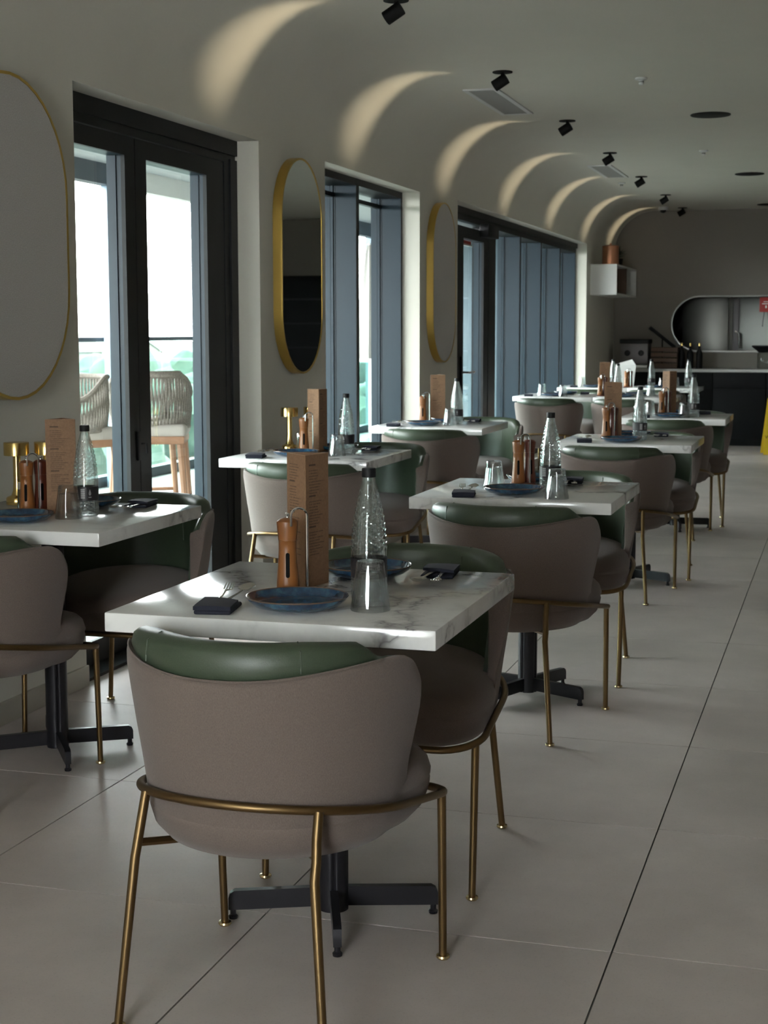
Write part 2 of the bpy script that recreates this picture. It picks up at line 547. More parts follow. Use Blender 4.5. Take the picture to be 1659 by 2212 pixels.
# window wall: piers, heads, sills
D1 = (5.05, 6.87); W2 = (7.83, 9.73); W3 = (10.75, 16.46)
ZH1, ZH2, ZH3, ZS = 2.20, 2.205, 2.235, 0.155
b = B()
ZT = 2.25
for a, c in ((Y0, D1[0]), (D1[1], W2[0]), (W2[1], W3[0]), (W3[1], YE)):
    b.box(XO, XW, a, c, -0.05, ZT)
b.box(XO, XW, *D1, ZH1, ZT)
b.box(XO, XW, *W2, ZH2, ZT)
b.box(XO, XW, *W3, ZH3, ZT)
b.box(XO, XW, *W2, -0.05, ZS)
b.box(XO, XW, *W3, -0.05, ZS)
wall_left = struct(b.build('wall_left', M['plaster'], smooth=0))
for k, (a, c) in enumerate(((Y0, D1[0]), (D1[1], YE))):
    b = B(); b.bbox(XW - 0.01, XW + 0.012, a, c, 0.0, 0.078, bev=0.003)
    struct(b.build('baseboard_left', M['plaster']))
# ceiling with the cove that rolls down into the window wall
rc_ = ZC - ZT
prof = [(XW + rc_ - rc_ * math.cos(t_), ZT + rc_ * math.sin(t_)) for t_ in [PI / 2 * i / 24 for i in range(25)]]
prof.append((XR, ZC))
vs, fs = [], []
ys = [Y0, YE]
for y in ys:
    vs += [(x, y, z) for x, z in prof]
n = len(prof)
fs = [(i, i + 1, n + i + 1, n + i) for i in range(n - 1)]
b = B().add(vs, fs)
b.box(XO, XR, Y0, YE, ZC + 0.02, ZC + 0.2)
ceiling = struct(b.build('ceiling', M['plaster'], smooth=30))

# far wall with the stadium-shaped serving hatch
def stadium_wall(x0, x1, z0, z1, sx0, sx1, sz0, sz1, y, th):
    b = B()
    r = (sz1 - sz0) / 2; zc = (sz0 + sz1) / 2
    n = 16
    loop = []
    for i in range(n + 1):                                    # right end, bottom to top
        a = -PI / 2 + PI * i / n
        loop.append((sx1 - r + r * math.cos(a), zc + r * math.sin(a)))
    for i in range(n + 1):
        a = PI / 2 + PI * i / n
        loop.append((sx0 + r + r * math.cos(a), zc + r * math.sin(a)))
    q = lambda x, z, yy: (x, yy, z)
    for yy in (y, y + th):
        b.add([q(x0, z0, yy), q(sx0, z0, yy), q(sx0, z1, yy), q(x0, z1, yy)], [(0, 1, 2, 3)])
        b.add([q(sx1, z0, yy), q(x1, z0, yy), q(x1, z1, yy), q(sx1, z1, yy)], [(0, 1, 2, 3)])
        b.add([q(sx0, z0, yy), q(sx1, z0, yy), q(sx1, sz0, yy), q(sx0, sz0, yy)], [(0, 1, 2, 3)])
        b.add([q(sx0, sz1, yy), q(sx1, sz1, yy), q(sx1, z1, yy), q(sx0, z1, yy)], [(0, 1, 2, 3)])
        h = n // 2
        quads = [((sx1, sz0), loop[0:h + 1]), ((sx1, sz1), loop[h:n + 1]), ((sx0, sz1), loop[n + 1:n + 1 + h + 1]), ((sx0, sz0), loop[n + 1 + h:2 * n + 2])]
        for c, arc in quads:
            for i in range(len(arc) - 1):
                b.add([q(*c, yy), q(*arc[i], yy), q(*arc[i + 1], yy)], [(0, 1, 2)])
    m_ = len(loop)
    vs = [q(x, z, y) for x, z in loop] + [q(x, z, y + th) for x, z in loop]
    b.add(vs, [(i, (i + 1) % m_, m_ + (i + 1) % m_, m_ + i) for i in range(m_)])
    return b, loop
HX0, HX1, HZ0, HZ1 = -1.985, 0.55, 1.07, 1.715
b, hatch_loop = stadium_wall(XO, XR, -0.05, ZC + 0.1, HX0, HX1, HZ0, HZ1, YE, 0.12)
wall_far = struct(b.build('wall_far', M['shaded_far'], smooth=30))
b = B(); b.tube([(x, YE + 0.002, z) for x, z in hatch_loop], 0.012, 6, closed=True)
struct(b.build('trim_1', M['steel']))
# right wall and back wall (with an added fill-light window behind the camera)
struct(B().box(XR, XR + 0.15, Y0, YE + 0.12, -0.05, ZC + 0.1).build('wall_right', M['right'], smooth=0))
FILL_WIN = [(-1.7, -0.2)]
b = B()
xs = [XO] + [v for p_ in FILL_WIN for v in p_] + [XR]
for a, c in zip(xs[0::2], xs[1::2]):
    b.box(a, c, Y0 - 0.15, Y0, -0.05, ZC + 0.1)
for a, c in FILL_WIN:
    b.box(a, c, Y0 - 0.15, Y0, -0.05, 0.35); b.box(a, c, Y0 - 0.15, Y0, 2.45, ZC + 0.1)
struct(b.build('wall_back', M['plaster'], smooth=0))
for k, (a, c) in enumerate(FILL_WIN):
    b = B()
    for x in (a, (a + c) / 2 - 0.025, c - 0.05):
        b.box(x, x + 0.05, Y0 - 0.12, Y0 - 0.05, 0.35, 2.45)
    b.box(a, c, Y0 - 0.12, Y0 - 0.05, 0.35, 0.40); b.box(a, c, Y0 - 0.12, Y0 - 0.05, 2.40, 2.45)
    o = struct(b.build('window_%d' % (4 + k), M['frame'], smooth=0))  # frame of the added fill window, out of view
    B().box(a + 0.03, c - 0.03, Y0 - 0.09, Y0 - 0.084, 0.38, 2.42).build('pane', M['pane'], o, smooth=0)

# ---- window wall joinery ------------------------------------------------
XF = -2.79
d1 = thing('door_1', 'x', 'door'); del d1['label']; del d1['category']; struct(d1)
b = B()
b.box(-2.90, XF, D1[0], D1[1], 2.095, ZH1)                 # head frame
b.box(-2.90, XF + 0.012, D1[0], D1[1], 2.13, ZH1)
b.box(-2.90, XF, D1[0], 5.11, 0, 2.10)
b.box(-2.90, XF, 6.735, D1[1], 0, 2.10)
b.box(-2.86, XF + 0.01, 6.79, D1[1], 0, 2.11)
b.box(-2.90, XW - 0.02, D1[0], D1[1], -0.003, 0.012)        # threshold
b.build('door_frame', M['frame'], d1, smooth=0)
def leaf(y0, y1, sl, sr, name='leaf', z0=0.012, z1=2.09, top=0.075, bot=0.09):
    b = B()
    b.box(-2.812, XF - 0.004, y0, y0 + sl, z0, z1); b.box(-2.812, XF - 0.004, y1 - sr, y1, z0, z1)
    b.box(-2.812, XF - 0.004, y0 + sl, y1 - sr, z1 - top, z1); b.box(-2.812, XF - 0.004, y0 + sl, y1 - sr, z0, z0 + bot)
    lf = b.build(name, M['frame'], d1, smooth=0)
    b = B()
    for e0, e1, xa, xb in ((sl, sr, -2.832, -2.812), (sl + 0.006, sr + 0.006, -2.838, -2.832), (sl, sr, -2.875, -2.838)):
        b.box(xa, xb, y0 + 0.004, y0 + e0, z0, z1); b.box(xa, xb, y1 - e1, y1 - 0.004, z0, z1)
        b.box(xa, xb, y0 + e0, y1 - e1, z1 - top, z1); b.box(xa, xb, y0 + e0, y1 - e1, z0, z0 + bot)
    b.build('glazing_bead', M['mullion'], lf, smooth=0)
    B().box(-2.862, -2.856, y0 + sl - 0.003, y1 - sr + 0.003, z0 + bot - 0.003, z1 - top + 0.003).build('pane', M['pane'], lf, smooth=0)
    return lf
leaf(5.115, 5.797, 0.09, 0.09)
lfB = leaf(5.803, 6.73, 0.103, 0.195)
b = B(); b.bbox(-2.795, -2.785, 5.765, 5.785, 0.78, 0.90, bev=0.002)
b.tube([(-2.775, 5.775, 0.85), (-2.755, 5.775, 0.85), (-2.752, 5.775, 0.81)], 0.005, 6)
b.build('door_latch', M['black'], d1)

w2 = thing('window_2', 'x', 'x'); del w2['label']; del w2['category']; struct(w2)
def mullion(y, z0, z1, parent, w=0.054):
    b = B()
    b.box(-2.918, XF, y, y + w, z0, z1)
    b.box(-2.925, -2.918, y - 0.004, y + w + 0.004, z0, z1)
    b.box(-2.945, -2.929, y - 0.012, y + w + 0.012, z0, z1)
    b.box(-2.99, -2.949, y - 0.006, y + w + 0.006, z0, z1)
    o = b.build('mullion', M['mullion'], parent, smooth=0)
    B().box(XF, XF + 0.003, y + 0.001, y + w - 0.001, z0, z1).build('cover_strip', M['frame'], o, smooth=0)
for y in (7.79, 8.744, 9.70):
    mullion(y, ZS, ZH2, w2)
b = B()
b.box(-2.96, XF + 0.002, *W2, 2.165, ZH2); b.box(-2.96, XF + 0.002, *W2, ZS - 0.01, ZS + 0.05)
b.box(-2.955, -2.92, *W2, 2.10, 2.125)
b.build('window_frame', M['frame'], w2, smooth=0)
for a, c in ((7.84, 8.75), (8.79, 9.71)):
    B().box(-2.936, -2.930, a, c, ZS + 0.03, 2.18).build('pane', M['pane'], w2, smooth=0)

w3 = thing('window_3', 'x', 'x'); del w3['label']; del w3['category']; struct(w3)
for y in (13.51, 14.486, 15.498, 16.43):
    mullion(y, ZS, ZH3, w3)
b = B()
b.box(-2.96, XF + 0.004, *W3, 2.14, ZH3); b.box(-2.96, XF + 0.004, 12.54, W3[1], ZS - 0.01, ZS + 0.06)
b.box(-2.96, XF + 0.02, *W3, 2.185, ZH3)
b.box(-2.93, XF, 12.28, 12.54, ZS, 2.15)
b.build('window_frame', M['frame'], w3, smooth=0)
for a, c in ((12.54, 13.52), (13.56, 14.50), (14.53, 15.51), (15.54, 16.44)):
    B().box(-2.936, -2.930, a, c, ZS + 0.04, 2.16).build('pane', M['pane'], w3, smooth=0)
d2 = thing('door_2', 'x', 'x'); del d2['label']; del d2['category']; struct(d2)
d1_keep = d1; d1 = d2
lfC = leaf(10.78, 12.28, 0.66, 0.16, z0=ZS, z1=2.10, top=0.085)
d1 = d1_keep
b = B(); b.bbox(XF - 0.002, XF + 0.01, 11.33, 11.37, 0.80, 1.12, bev=0.002)
hnd = b.build('handle_plate', M['black'], lfC)
b = B(); b.tube([(XF + 0.008, 11.35, 1.0), (XF + 0.06, 11.35, 1.0), (XF + 0.065, 11.37, 1.0), (XF + 0.065, 11.52, 1.0)], 0.009, 8)
b.build('lever', M['chrome'], hnd)
b = B(); b.bbox(XF, XF + 0.075, 11.95, 12.32, 2.05, 2.15, bev=0.006)
b.build('door_closer', M['black'], lfC)
b = B(); b.box(-2.853, -2.851, 11.50, 11.92, 1.985, 2.012)
sg = b.build('door_sticker', M['red'], lfC, smooth=0)
B().box(-2.853, -2.850, 11.52, 11.95, 1.972, 1.985).build('white_band', M['paper'], sg, smooth=0)

# ---- outdoors ------------------------------------------------------------
struct(B().box(-6.25, XO, Y0, 34, -0.2, -0.02).build('terrace_floor', M['terrace'], smooth=0))
b = B(); b.box(-6.1, XO, Y0, 34, 2.72, 2.95); b.box(-6.06, -5.94, Y0, 11.9, 2.53, 2.95); b.box(-6.06, -5.94, 15.4, 34, 2.53, 2.95)
cn = struct(b.build('terrace_canopy', [M['canopy']], smooth=0))
B().box(-6.06, -5.95, 11.9, 15.4, 2.53, 2.95).build('pale_fascia', M['white'], cn, smooth=0)
B().box(-5.94, XO, Y0, 34, 2.70, 2.722).build('canopy_soffit', M['soffit'], cn, smooth=0)
for y in (2.0, 7.0, 11.93, 16.9, 21.9, 27):
    o = B().bbox(-6.045, -5.955, y - 0.045, y + 0.045, -0.02, 2.55, bev=0.004).build('terrace_post', M['post'])
    struct(o)
bal = struct(B().bbox(-6.16, -6.10, Y0, 34, 1.225, 1.265, bev=0.005).build('balustrade', M['canopy']))
for k in range(18):
    y = Y0 + 0.05 + k * 2.05
    B().box(-6.14, -6.125, y, y + 2.0, 0.05, 1.23).build('glass_panel', M['balustrade_glass'], bal, smooth=0)
B().box(-6.18, -6.08, Y0, 34, -0.02, 0.07).build('base_channel', M['canopy'], bal, smooth=0)
# inner glass screen with white capping that divides the terrace
scr = struct(B().bbox(-6.05, -4.6, 14.95, 15.03, 1.00, 1.035, bev=0.004).build('terrace_screen', M['white']))
B().box(-6.03, -4.62, 14.98, 14.995, 0.0, 1.0).build('glass_panel', M['balustrade_glass'], scr, smooth=0)
b = B()
b.box(-4.63, -4.60, 14.96, 15.02, -0.02, 1.0); b.box(-6.04, -6.01, 14.96, 15.02, -0.02, 1.0)
b.build('screen_post', M['white'], scr, smooth=0)
M['end_wall'] = mat('terrace_end_wall', (0.11, 0.15, 0.175), 0.8)
struct(B().box(-6.25, XO - 0.02, 20.0, 20.2, -0.2, 2.72).build('terrace_end_wall', M['end_wall'], smooth=0))
# land below the terrace
bm_ = B()
gx = [-6.5 - 1500 * (i / 40) ** 2.2 for i in range(41)]
gy = [-500 + 1500 * j / 60 for j in range(61)]
def gz(x, y):
    d = -x
    return -9 + 9.5 * smooth(d, 150, 1300) + 2.2 * math.sin(x * 0.011) * math.cos(y * 0.013) * smooth(d, 60, 300)
vs = [(x, y, gz(x, y)) for x in gx for y in gy]
fs = [(i * 61 + j, i * 61 + j + 1, (i + 1) * 61 + j + 1, (i + 1) * 61 + j) for i in range(40) for j in range(60)]
bm_.add(vs, fs)
struct(bm_.build('ground', M['ground'], smooth=60))
random.seed(11)
def crown(seed, r):
    rnd = random.Random(seed)
    bm = bmesh.new(); bmesh.ops.create_icosphere(bm, subdivisions=3, radius=1.0)
    for v in bm.verts:
        k = 1 + 0.22 * math.sin(v.co.x * 5 + seed) * math.cos(v.co.y * 4.3 + v.co.z * 6 + seed) + rnd.uniform(-0.09, 0.09)
        v.co = Vector((v.co.x * k * r, v.co.y * k * r, v.co.z * k * r * 0.85 + r * 1.1))
    bm.verts.index_update()
    vs = [v.co.copy() for v in bm.verts]; fs = [[v.index for v in f.verts] for f in bm.faces]; bm.free()
    b = B(); b.add(vs, fs)
    return b.mesh('crown', M['foliage'], smooth=60)
crowns = [crown(s, 2.6) for s in (1, 2, 3)]
b = B(); b.tube([(0, 0, 0), (0.05, 0, 1.2), (0.0, 0.05, 2.2)], [0.25, 0.2, 0.12], 7)
trunk_me = b.mesh('trunk', M['teak'])
SITES = []
def site(dmin, dmax, rad):
    for _ in range(400):
        d = random.uniform(dmin, dmax)
        x = -6.2 - d * random.uniform(0.45, 0.9); y = 15 + d * random.uniform(0.75, 1.9)
        if all((x - a) ** 2 + (y - c) ** 2 > (rad + e) ** 2 for a, c, e in SITES):
            SITES.append((x, y, rad)); return x, y
    return None
for k in range(30):
    s_ = random.uniform(0.9, 1.8)
    p_ = site(45, 200, 3.6 * s_)
    if p_ is None: continue
    x, y = p_
    t_ = thing('tree', 'leafy green tree in the hazy town beyond the terrace', 'tree', (x, y, gz(x, y) - 0.2), random.uniform(0, 6), 'trees beyond the terrace')
    t_.scale = (s_, s_, s_)
    inst('crown', crowns[k % 3], t_); inst('trunk', trunk_me, t_)
def house_meshes(wd, dp, ht):
    b = B(); b.box(-wd / 2, wd / 2, -dp / 2, dp / 2, 0, ht)
    for s in (-1, 1):
        b.add([(s * wd / 2, -dp / 2, ht), (s * wd / 2, dp / 2, ht), (s * wd / 2, 0, ht + 2.4)], [(0, 1, 2)])
    wl = b.mesh('walls', M['house'], smooth=0)
    b = B()
    for s in (-1, 1):
        b.add([(-wd / 2 - .3, s * (dp / 2 + .3), ht - .2), (wd / 2 + .3, s * (dp / 2 + .3), ht - .2), (wd / 2 + .3, 0, ht + 2.5), (-wd / 2 - .3, 0, ht + 2.5)], [(0, 1, 2, 3)])
        b.add([(-wd / 2 - .3, s * (dp / 2 + .3), ht - .05), (wd / 2 + .3, s * (dp / 2 + .3), ht - .05), (wd / 2 + .3, 0, ht + 2.65), (-wd / 2 - .3, 0, ht + 2.65)], [(0, 1, 2, 3)])
    rf = b.mesh('roof', M['roof'], smooth=0)
    b = B()
    for x in (-0.28 * wd, 0.28 * wd):
        for z in (1.0, 3.6):
            b.box(x - .5, x + .5, -dp / 2 - .03, -dp / 2 + .05, z, z + 1.2)
    wn = b.mesh('window', M['black'], smooth=0)
    return wl, rf, wn
hm = house_meshes(9, 7, 5.4)
for k in range(12):
    p_ = site(70, 240, 7.0)
    if p_ is None: continue
    x, y = p_
    t_ = thing('house', 'pale gabled house in the hazy town beyond the terrace', 'house', (x, y, gz(x, y) - 0.2), random.uniform(0, 6), 'houses beyond the terrace')
    inst('walls', hm[0], t_); inst('roof', hm[1], t_); inst('window', hm[2], t_)
# closed canvas parasols out on the terrace
def make_parasol():
    t_ = thing('parasol', 'x', 'parasol')
    b = B(); b.lathe([(0.02, 0), (0.02, 2.35)], 10); b.build('pole', M['white'], t_)
    b = B(); b.lathe([(0.03, 2.33), (0.06, 2.2), (0.12, 1.6), (0.17, 1.1), (0.15, 1.0), (0.03, 1.02)], 16, rf=lambda a, r, z: 1 + 0.14 * math.cos(8 * a)); b.build('canopy', M['canvas'], t_)
    b = B(); b.lathe([(0.25, 0), (0.25, 0.05), (0.04, 0.08)], 16); b.build('base', M['gunmetal'], t_)
    return t_
parasols = Kind(make_parasol)
parasols.put((-5.35, 17.3, -0.02), 0.2, 'closed canvas parasol on the terrace, seen through the middle window', 'closed parasols on the terrace')
# ---- terrace bar stools
def make_stool():
    t_ = thing('bar_stool', 'x', 'bar stool')
    b = B(); b.bbox(-0.23, 0.23, -0.21, 0.22, 0.68, 0.76, bev=0.03, seg=3); b.build('seat_cushion', M['cushion'], t_)
    b = B(); b.bbox(-0.22, 0.22, -0.21, 0.21, 0.64, 0.69, bev=0.01); b.build('seat_frame', M['teak'], t_)
    for sx in (-1, 1):
        for sy in (-1, 1):
            b = B(); b.tube([(sx * 0.19, sy * 0.17, 0.66), (sx * 0.235, sy * 0.215, 0)], [0.024, 0.017], 8)
            b.build('leg', M['teak'], t_)
    b = B()
    for sx in (-1, 1):
        b.tube([(sx * 0.222, -0.2, 0.22), (sx * 0.222, 0.2, 0.22)], 0.013, 6)
    b.tube([(-0.222, 0.2, 0.26), (0.222, 0.2, 0.26)], 0.013, 6); b.tube([(-0.222, -0.2, 0.26), (0.222, -0.2, 0.26)], 0.013, 6)
    b.build('foot_rail', M['teak'], t_)
    # woven back: a frame and the cords strung round it
    arc = [(-PI * 0.62 + PI * 1.24 * i / 24) for i in range(25)]
    P = lambda a, r, z: (r * math.sin(a), -r * 0.92 * math.cos(a) + 0.02, z)
    b = B(); b.tube([P(a, 0.245, 1.06 - 0.13 * smooth(abs(a), 0.9, 1.9)) for a in arc], 0.016, 8)
    b.tube([P(a, 0.235, 0.74) for a in arc], 0.012, 8)
    b.build('back_frame', M['rope'], t_)
    b = B()
    for i in range(84):
        a = arc[0] + (arc[-1] - arc[0]) * i / 83
        zt = 1.06 - 0.13 * smooth(abs(a), 0.9, 1.9)
        a2 = a + 0.10 * (1 if i % 2 else -1)
        a2 = max(arc[0], min(arc[-1], a2))
        b.tube([P(a, 0.245, zt), P((a + a2) / 2, 0.25, (zt + 0.74) / 2), P(a2, 0.235, 0.74)], 0.0055, 5)
    o = b.build('woven_cords', M['rope'], t_)
    o['kind'] = 'stuff'
    return t_
stools = Kind(make_stool)
GS = 'rope backed bar stools on the terrace'
stools.put((-4.16, 8.80, -0.02), 0.35, 'rope back bar stool seen through the right pane of the double doors', GS)
stools.put((-4.47, 8.35, -0.02), 2.6, 'rope back bar stool nearest the left edge of the double doors', GS)
stools.put((-4.45, 9.35, -0.02), 0.6, 'rope back bar stool half hidden by the middle stile of the doors', GS)

# ================================================================== FURNITURE
# ---- tub chair (faces +y)
def make_chair():
    t_ = thing('tub_chair', 'x', 'chair')
    R0 = 0.272; EXT = 0.035
    T = PI * R0 / 2 + EXT
    def path(s, r):
        """point at arc length s along the U (0 at the back), r = distance from its axis"""
        q = PI * R0 / 2
        if abs(s) <= q:
            a = s / R0
            return (r * math.sin(a), -r * math.cos(a))
        return (math.copysign(r, s), abs(s) - q)
    ss = []
    for i in range(53):
        ss.append(-T + 2 * T * i / 52)
    extra = [T - e for e in (0.003, 0.008, 0.0145, 0.0155, 0.03, 0.045)]
    ss = sorted(set([round(v, 5) for v in ss] + [round(v, 5) for v in extra] + [round(-v, 5) for v in extra]))
    RC = 0.10
    def corner(d, rc):
        return 0 if d >= rc else rc - math.sqrt(max(0, rc * rc - (rc - d) ** 2))
    def zo(s):
        a = abs(s) / R0
        return 0.690 + 0.0245 * smooth(a, 0.1, 1.25) - corner(T - abs(s), RC)
    def zg(s):
        a = abs(s) / R0
        top = 0.757 - 0.012 * smooth(a, 0.5, 1.4)
        z = top - corner(max(0, T - abs(s) - 0.004), RC)
        k = smooth(a, 1.02, 1.30)
        return z * (1 - k) + (zo(s) - 0.003) * k
    # outer shell, mauve
    rings = []
    for s in ss:
        d = T - abs(s); z1 = zo(s)
        e = 0.006 * (1 - min(1, d / 0.008)) ** 2
        rin = 0.238 if d < 0.015 else 0.262
        A = [(0.10, 0.332), (0.17, 0.335), (0.222, 0.347), (0.242, 0.374), (0.253, 0.412), (0.258, 0.455)]
        pr = list(A)
        for tt, rr_ in ((0.2, 0.265), (0.45, 0.275), (0.7, 0.284), (0.88, 0.290), (0.965, 0.290)):
            pr.append((rr_ - e, 0.455 + (z1 - 0.455) * tt))
        pr += [(0.287 - e, z1 - 0.002), (0.281 - e, z1), (0.272 if rin > 0.25 else 0.262, z1 - 0.001), (rin + e, z1 - 0.012), (min(rin, 0.255) + e, 0.60), (0.238 + e, 0.50), (0.232, 0.46), (0.21, 0.44), (0.10, 0.44)]
        rings.append([(*path(s, r), z) for r, z in pr])
    b = B(); b.rings(rings, True, True, True); b.build('backrest_shell', M['fabric'], t_, smooth=50)
    # inner pad, green leather
    rings = []
    T2 = T - 0.0155
    for s in [v for v in ss if abs(v) <= T2 + 1e-6]:
        z0_, z1 = zo(s) - 0.012, zg(s)
        h_ = max(0.004, z1 - z0_)
        k = smooth(abs(s) / R0, 0.8, 1.45)
        ri = 0.216 * (1 - k) + 0.242 * k
        ro = 0.283 * (1 - k) + 0.272 * k
        pr = [(0.234, 0.47), (0.240, 0.50), (0.256, 0.60), (0.263, z0_ - 0.01), (ro - 0.006, z0_ + 0.006), (ro, z0_ + h_ * 0.45), (ro - 0.004, z1 - h_ * 0.22), (ro - 0.014, z1 - 0.003), ((ro + ri) / 2, z1), (ri + 0.010, z1 - 0.004), (ri + 0.002, z1 - 0.018), (ri, z1 - 0.045), (min(ri + 0.004, 0.236), 0.60), (min(ri + 0.002, 0.222), 0.47)]
        rings.append([(*path(s, r), z) for r, z in pr])
    b = B(); b.rings(rings, True, True, True); pad = b.build('backrest_pad', M['leather'], t_, smooth=60)
    # welt where leather meets wool, and the seam down the pad
    b = B()
    b.tube([(*path(s, 0.2865 - 0.0 * abs(s)), zo(s) + 0.0015) for s in ss if abs(s) / R0 < 1.2], 0.0024, 6)
    b.build('welt', M['fabric'], t_)
    b = B()
    for s in (-0.16, 0.16):
        k = smooth(abs(s) / R0, 0.8, 1.45); ri = 0.216 * (1 - k) + 0.242 * k; ro = 0.283 * (1 - k) + 0.272 * k
        z1 = zg(s)
        b.tube([(*path(s, ro + 0.0003), zo(s) + 0.006), (*path(s, ro - 0.004), z1 - 0.012), (*path(s, (ro + ri) / 2), z1 + 0.0006), (*path(s, ri + 0.001), z1 - 0.02), (*path(s, ri + 0.003), 0.6)], 0.0016, 5)
    b.build('seam', M['leather'], pad)['kind'] = 'stuff'
    # seat cushion
    def outline(k, n=56):
        pts = []
        for i in range(n):
            a = 2 * PI * i / n
            c, s_ = math.cos(a), math.sin(a)
            if s_ <= 0:
                rx, ry, e = 0.255, 0.255, 2.0
            else:
                rx, ry, e = 0.255 + 0.016 * smooth(s_, 0, 0.35), 0.288, 2.0 + 1.6 * smooth(s_, 0, 0.5)
            q = (abs(c / rx) ** e + abs(s_ / ry) ** e) ** (-1 / e)
            pts.append((c * q * k, s_ * q * k + (0.0)))
        return pts
    lv = [(0.40, 0.336), (0.72, 0.338), (0.88, 0.350), (0.955, 0.372), (0.985, 0.398), (0.995, 0.412), (0.985, 0.418), (0.998, 0.428), (1.0, 0.446), (0.975, 0.470), (0.92, 0.486), (0.80, 0.497), (0.55, 0.504), (0.25, 0.507)]
    R_ = []
    for k, z in lv:
        dz = lambda y: -0.018 * (y + 0.05) / 0.3 if z > 0.40 else -0.0 * y
        R_.append([(x, y, z + (dz(y) if z > 0.43 else 0)) for x, y in outline(k)])
    b = B(); b.rings(R_, True, True, True); b.build('seat', M['fabric'], t_, smooth=50)
    # tilted ring
    zr = lambda y: 0.457 - 0.18 * (y + 0.25)
    pts = []
    for i in range(33):
        a = -PI / 2 + PI * i / 32
        pts.append((0.269 * math.sin(a), -0.269 * math.cos(a)))
    for i in range(9):
        a = PI / 2 * i / 8
        pts.append((0.172 + 0.10 * math.cos(a), 0.195 + 0.10 * math.sin(a)))
    for i in range(9):
        a = PI / 2 + PI / 2 * i / 8
        pts.append((-0.172 + 0.10 * math.cos(a), 0.195 + 0.10 * math.sin(a)))
    b = B(); b.tube([(x, y, zr(y)) for x, y in pts], 0.0085, 10, closed=True); b.build('frame_ring', M['bronze'], t_)
    gl = B(); gl.lathe([(0.006, 0.010), (0.014, 0.008), (0.015, 0.004), (0.012, 0.0)], 14)
    gme = gl.mesh('glide', M['glide'])
    for sx in (-1, 1):
        b = B(); b.tube([(sx * 0.258, 0.240, zr(0.24)), (sx * 0.256, 0.258, 0.008)], [0.0095, 0.0085], 10)
        o = b.build('leg', M['bronze'], t_); inst('glide', gme, o, (sx * 0.256, 0.258, 0))
        b = B()
        b.tube([(sx * 0.178, -0.208, zr(-0.20)), (sx * 0.180, -0.223, 0.40), (sx * 0.183, -0.232, 0.362), (sx * 0.184, -0.243, 0.33), (sx * 0.212, -0.270, 0.008)], [0.0095, 0.0095, 0.0095, 0.0095, 0.0085], 10)
        b.tube([(sx * 0.183, -0.232, 0.355), (sx * 0.150, -0.160, 0.342), (sx * 0.10, -0.10, 0.338)], 0.008, 8)
        o = b.build('leg', M['bronze'], t_); inst('glide', gme, o, (sx * 0.212, -0.270, 0))
    return t_
chairs = Kind(make_chair)
GC = 'mauve and green tub chairs at the tables'
def chair(x, y, deg, label): chairs.put((x, y, 0), math.radians(deg), label, GC)
chair(-1.045, 2.760, -4.5, 'large tub chair nearest the camera, its mauve back towards the viewer')
chair(-1.045, 3.600, 180, 'tub chair facing the camera across the nearest marble table of the right row')
chair(-1.042, 4.995, -6, 'tub chair with its back to us at the second right-row table')
chair(-1.020, 5.830, 180, 'tub chair facing us behind the second right-row table')
chair(-1.072, 7.610, -4, 'tub chair with its back to us at the third right-row table')
chair(-1.010, 8.385, 180, 'tub chair facing us behind the third right-row table')
chair(-1.080, 9.970, -2, 'tub chair with its back to us at the fourth right-row table')
chair(-1.010, 10.700, 180, 'tub chair facing us behind the fourth right-row table, before the dark counter')
chair(-2.400, 3.868, -1, 'tub chair cut by the left edge of the picture, back to us')
chair(-2.275, 4.610, 180, 'shadowed tub chair facing us behind the nearest left-row table, before the double doors')
chair(-2.225, 6.300, 0, 'tub chair with its back to us at the second left-row table by the mirror')
chair(-2.205, 7.130, 180, 'tub chair facing us behind the second left-row table, under the middle window')
chair(-2.300, 8.642, -3, 'tub chair with its back to us at the third left-row table')
chair(-2.225, 9.510, 180, 'tub chair facing us behind the third left-row table')
chair(-2.385, 12.83, 0, 'left one of the two tub chairs backing onto us at the joined tables')
chair(-1.735, 12.83, 0, 'right one of the two tub chairs backing onto us at the joined tables')
chair(-2.385, 13.99, 180, 'left one of the two tub chairs facing us behind the joined tables')
chair(-1.735, 13.99, 180, 'right one of the two tub chairs facing us behind the joined tables')
chair(-2.385, 14.90, 0, 'left tub chair with its back to us at the rearmost tables')
chair(-1.735, 14.90, 0, 'right tub chair with its back to us at the rearmost tables')

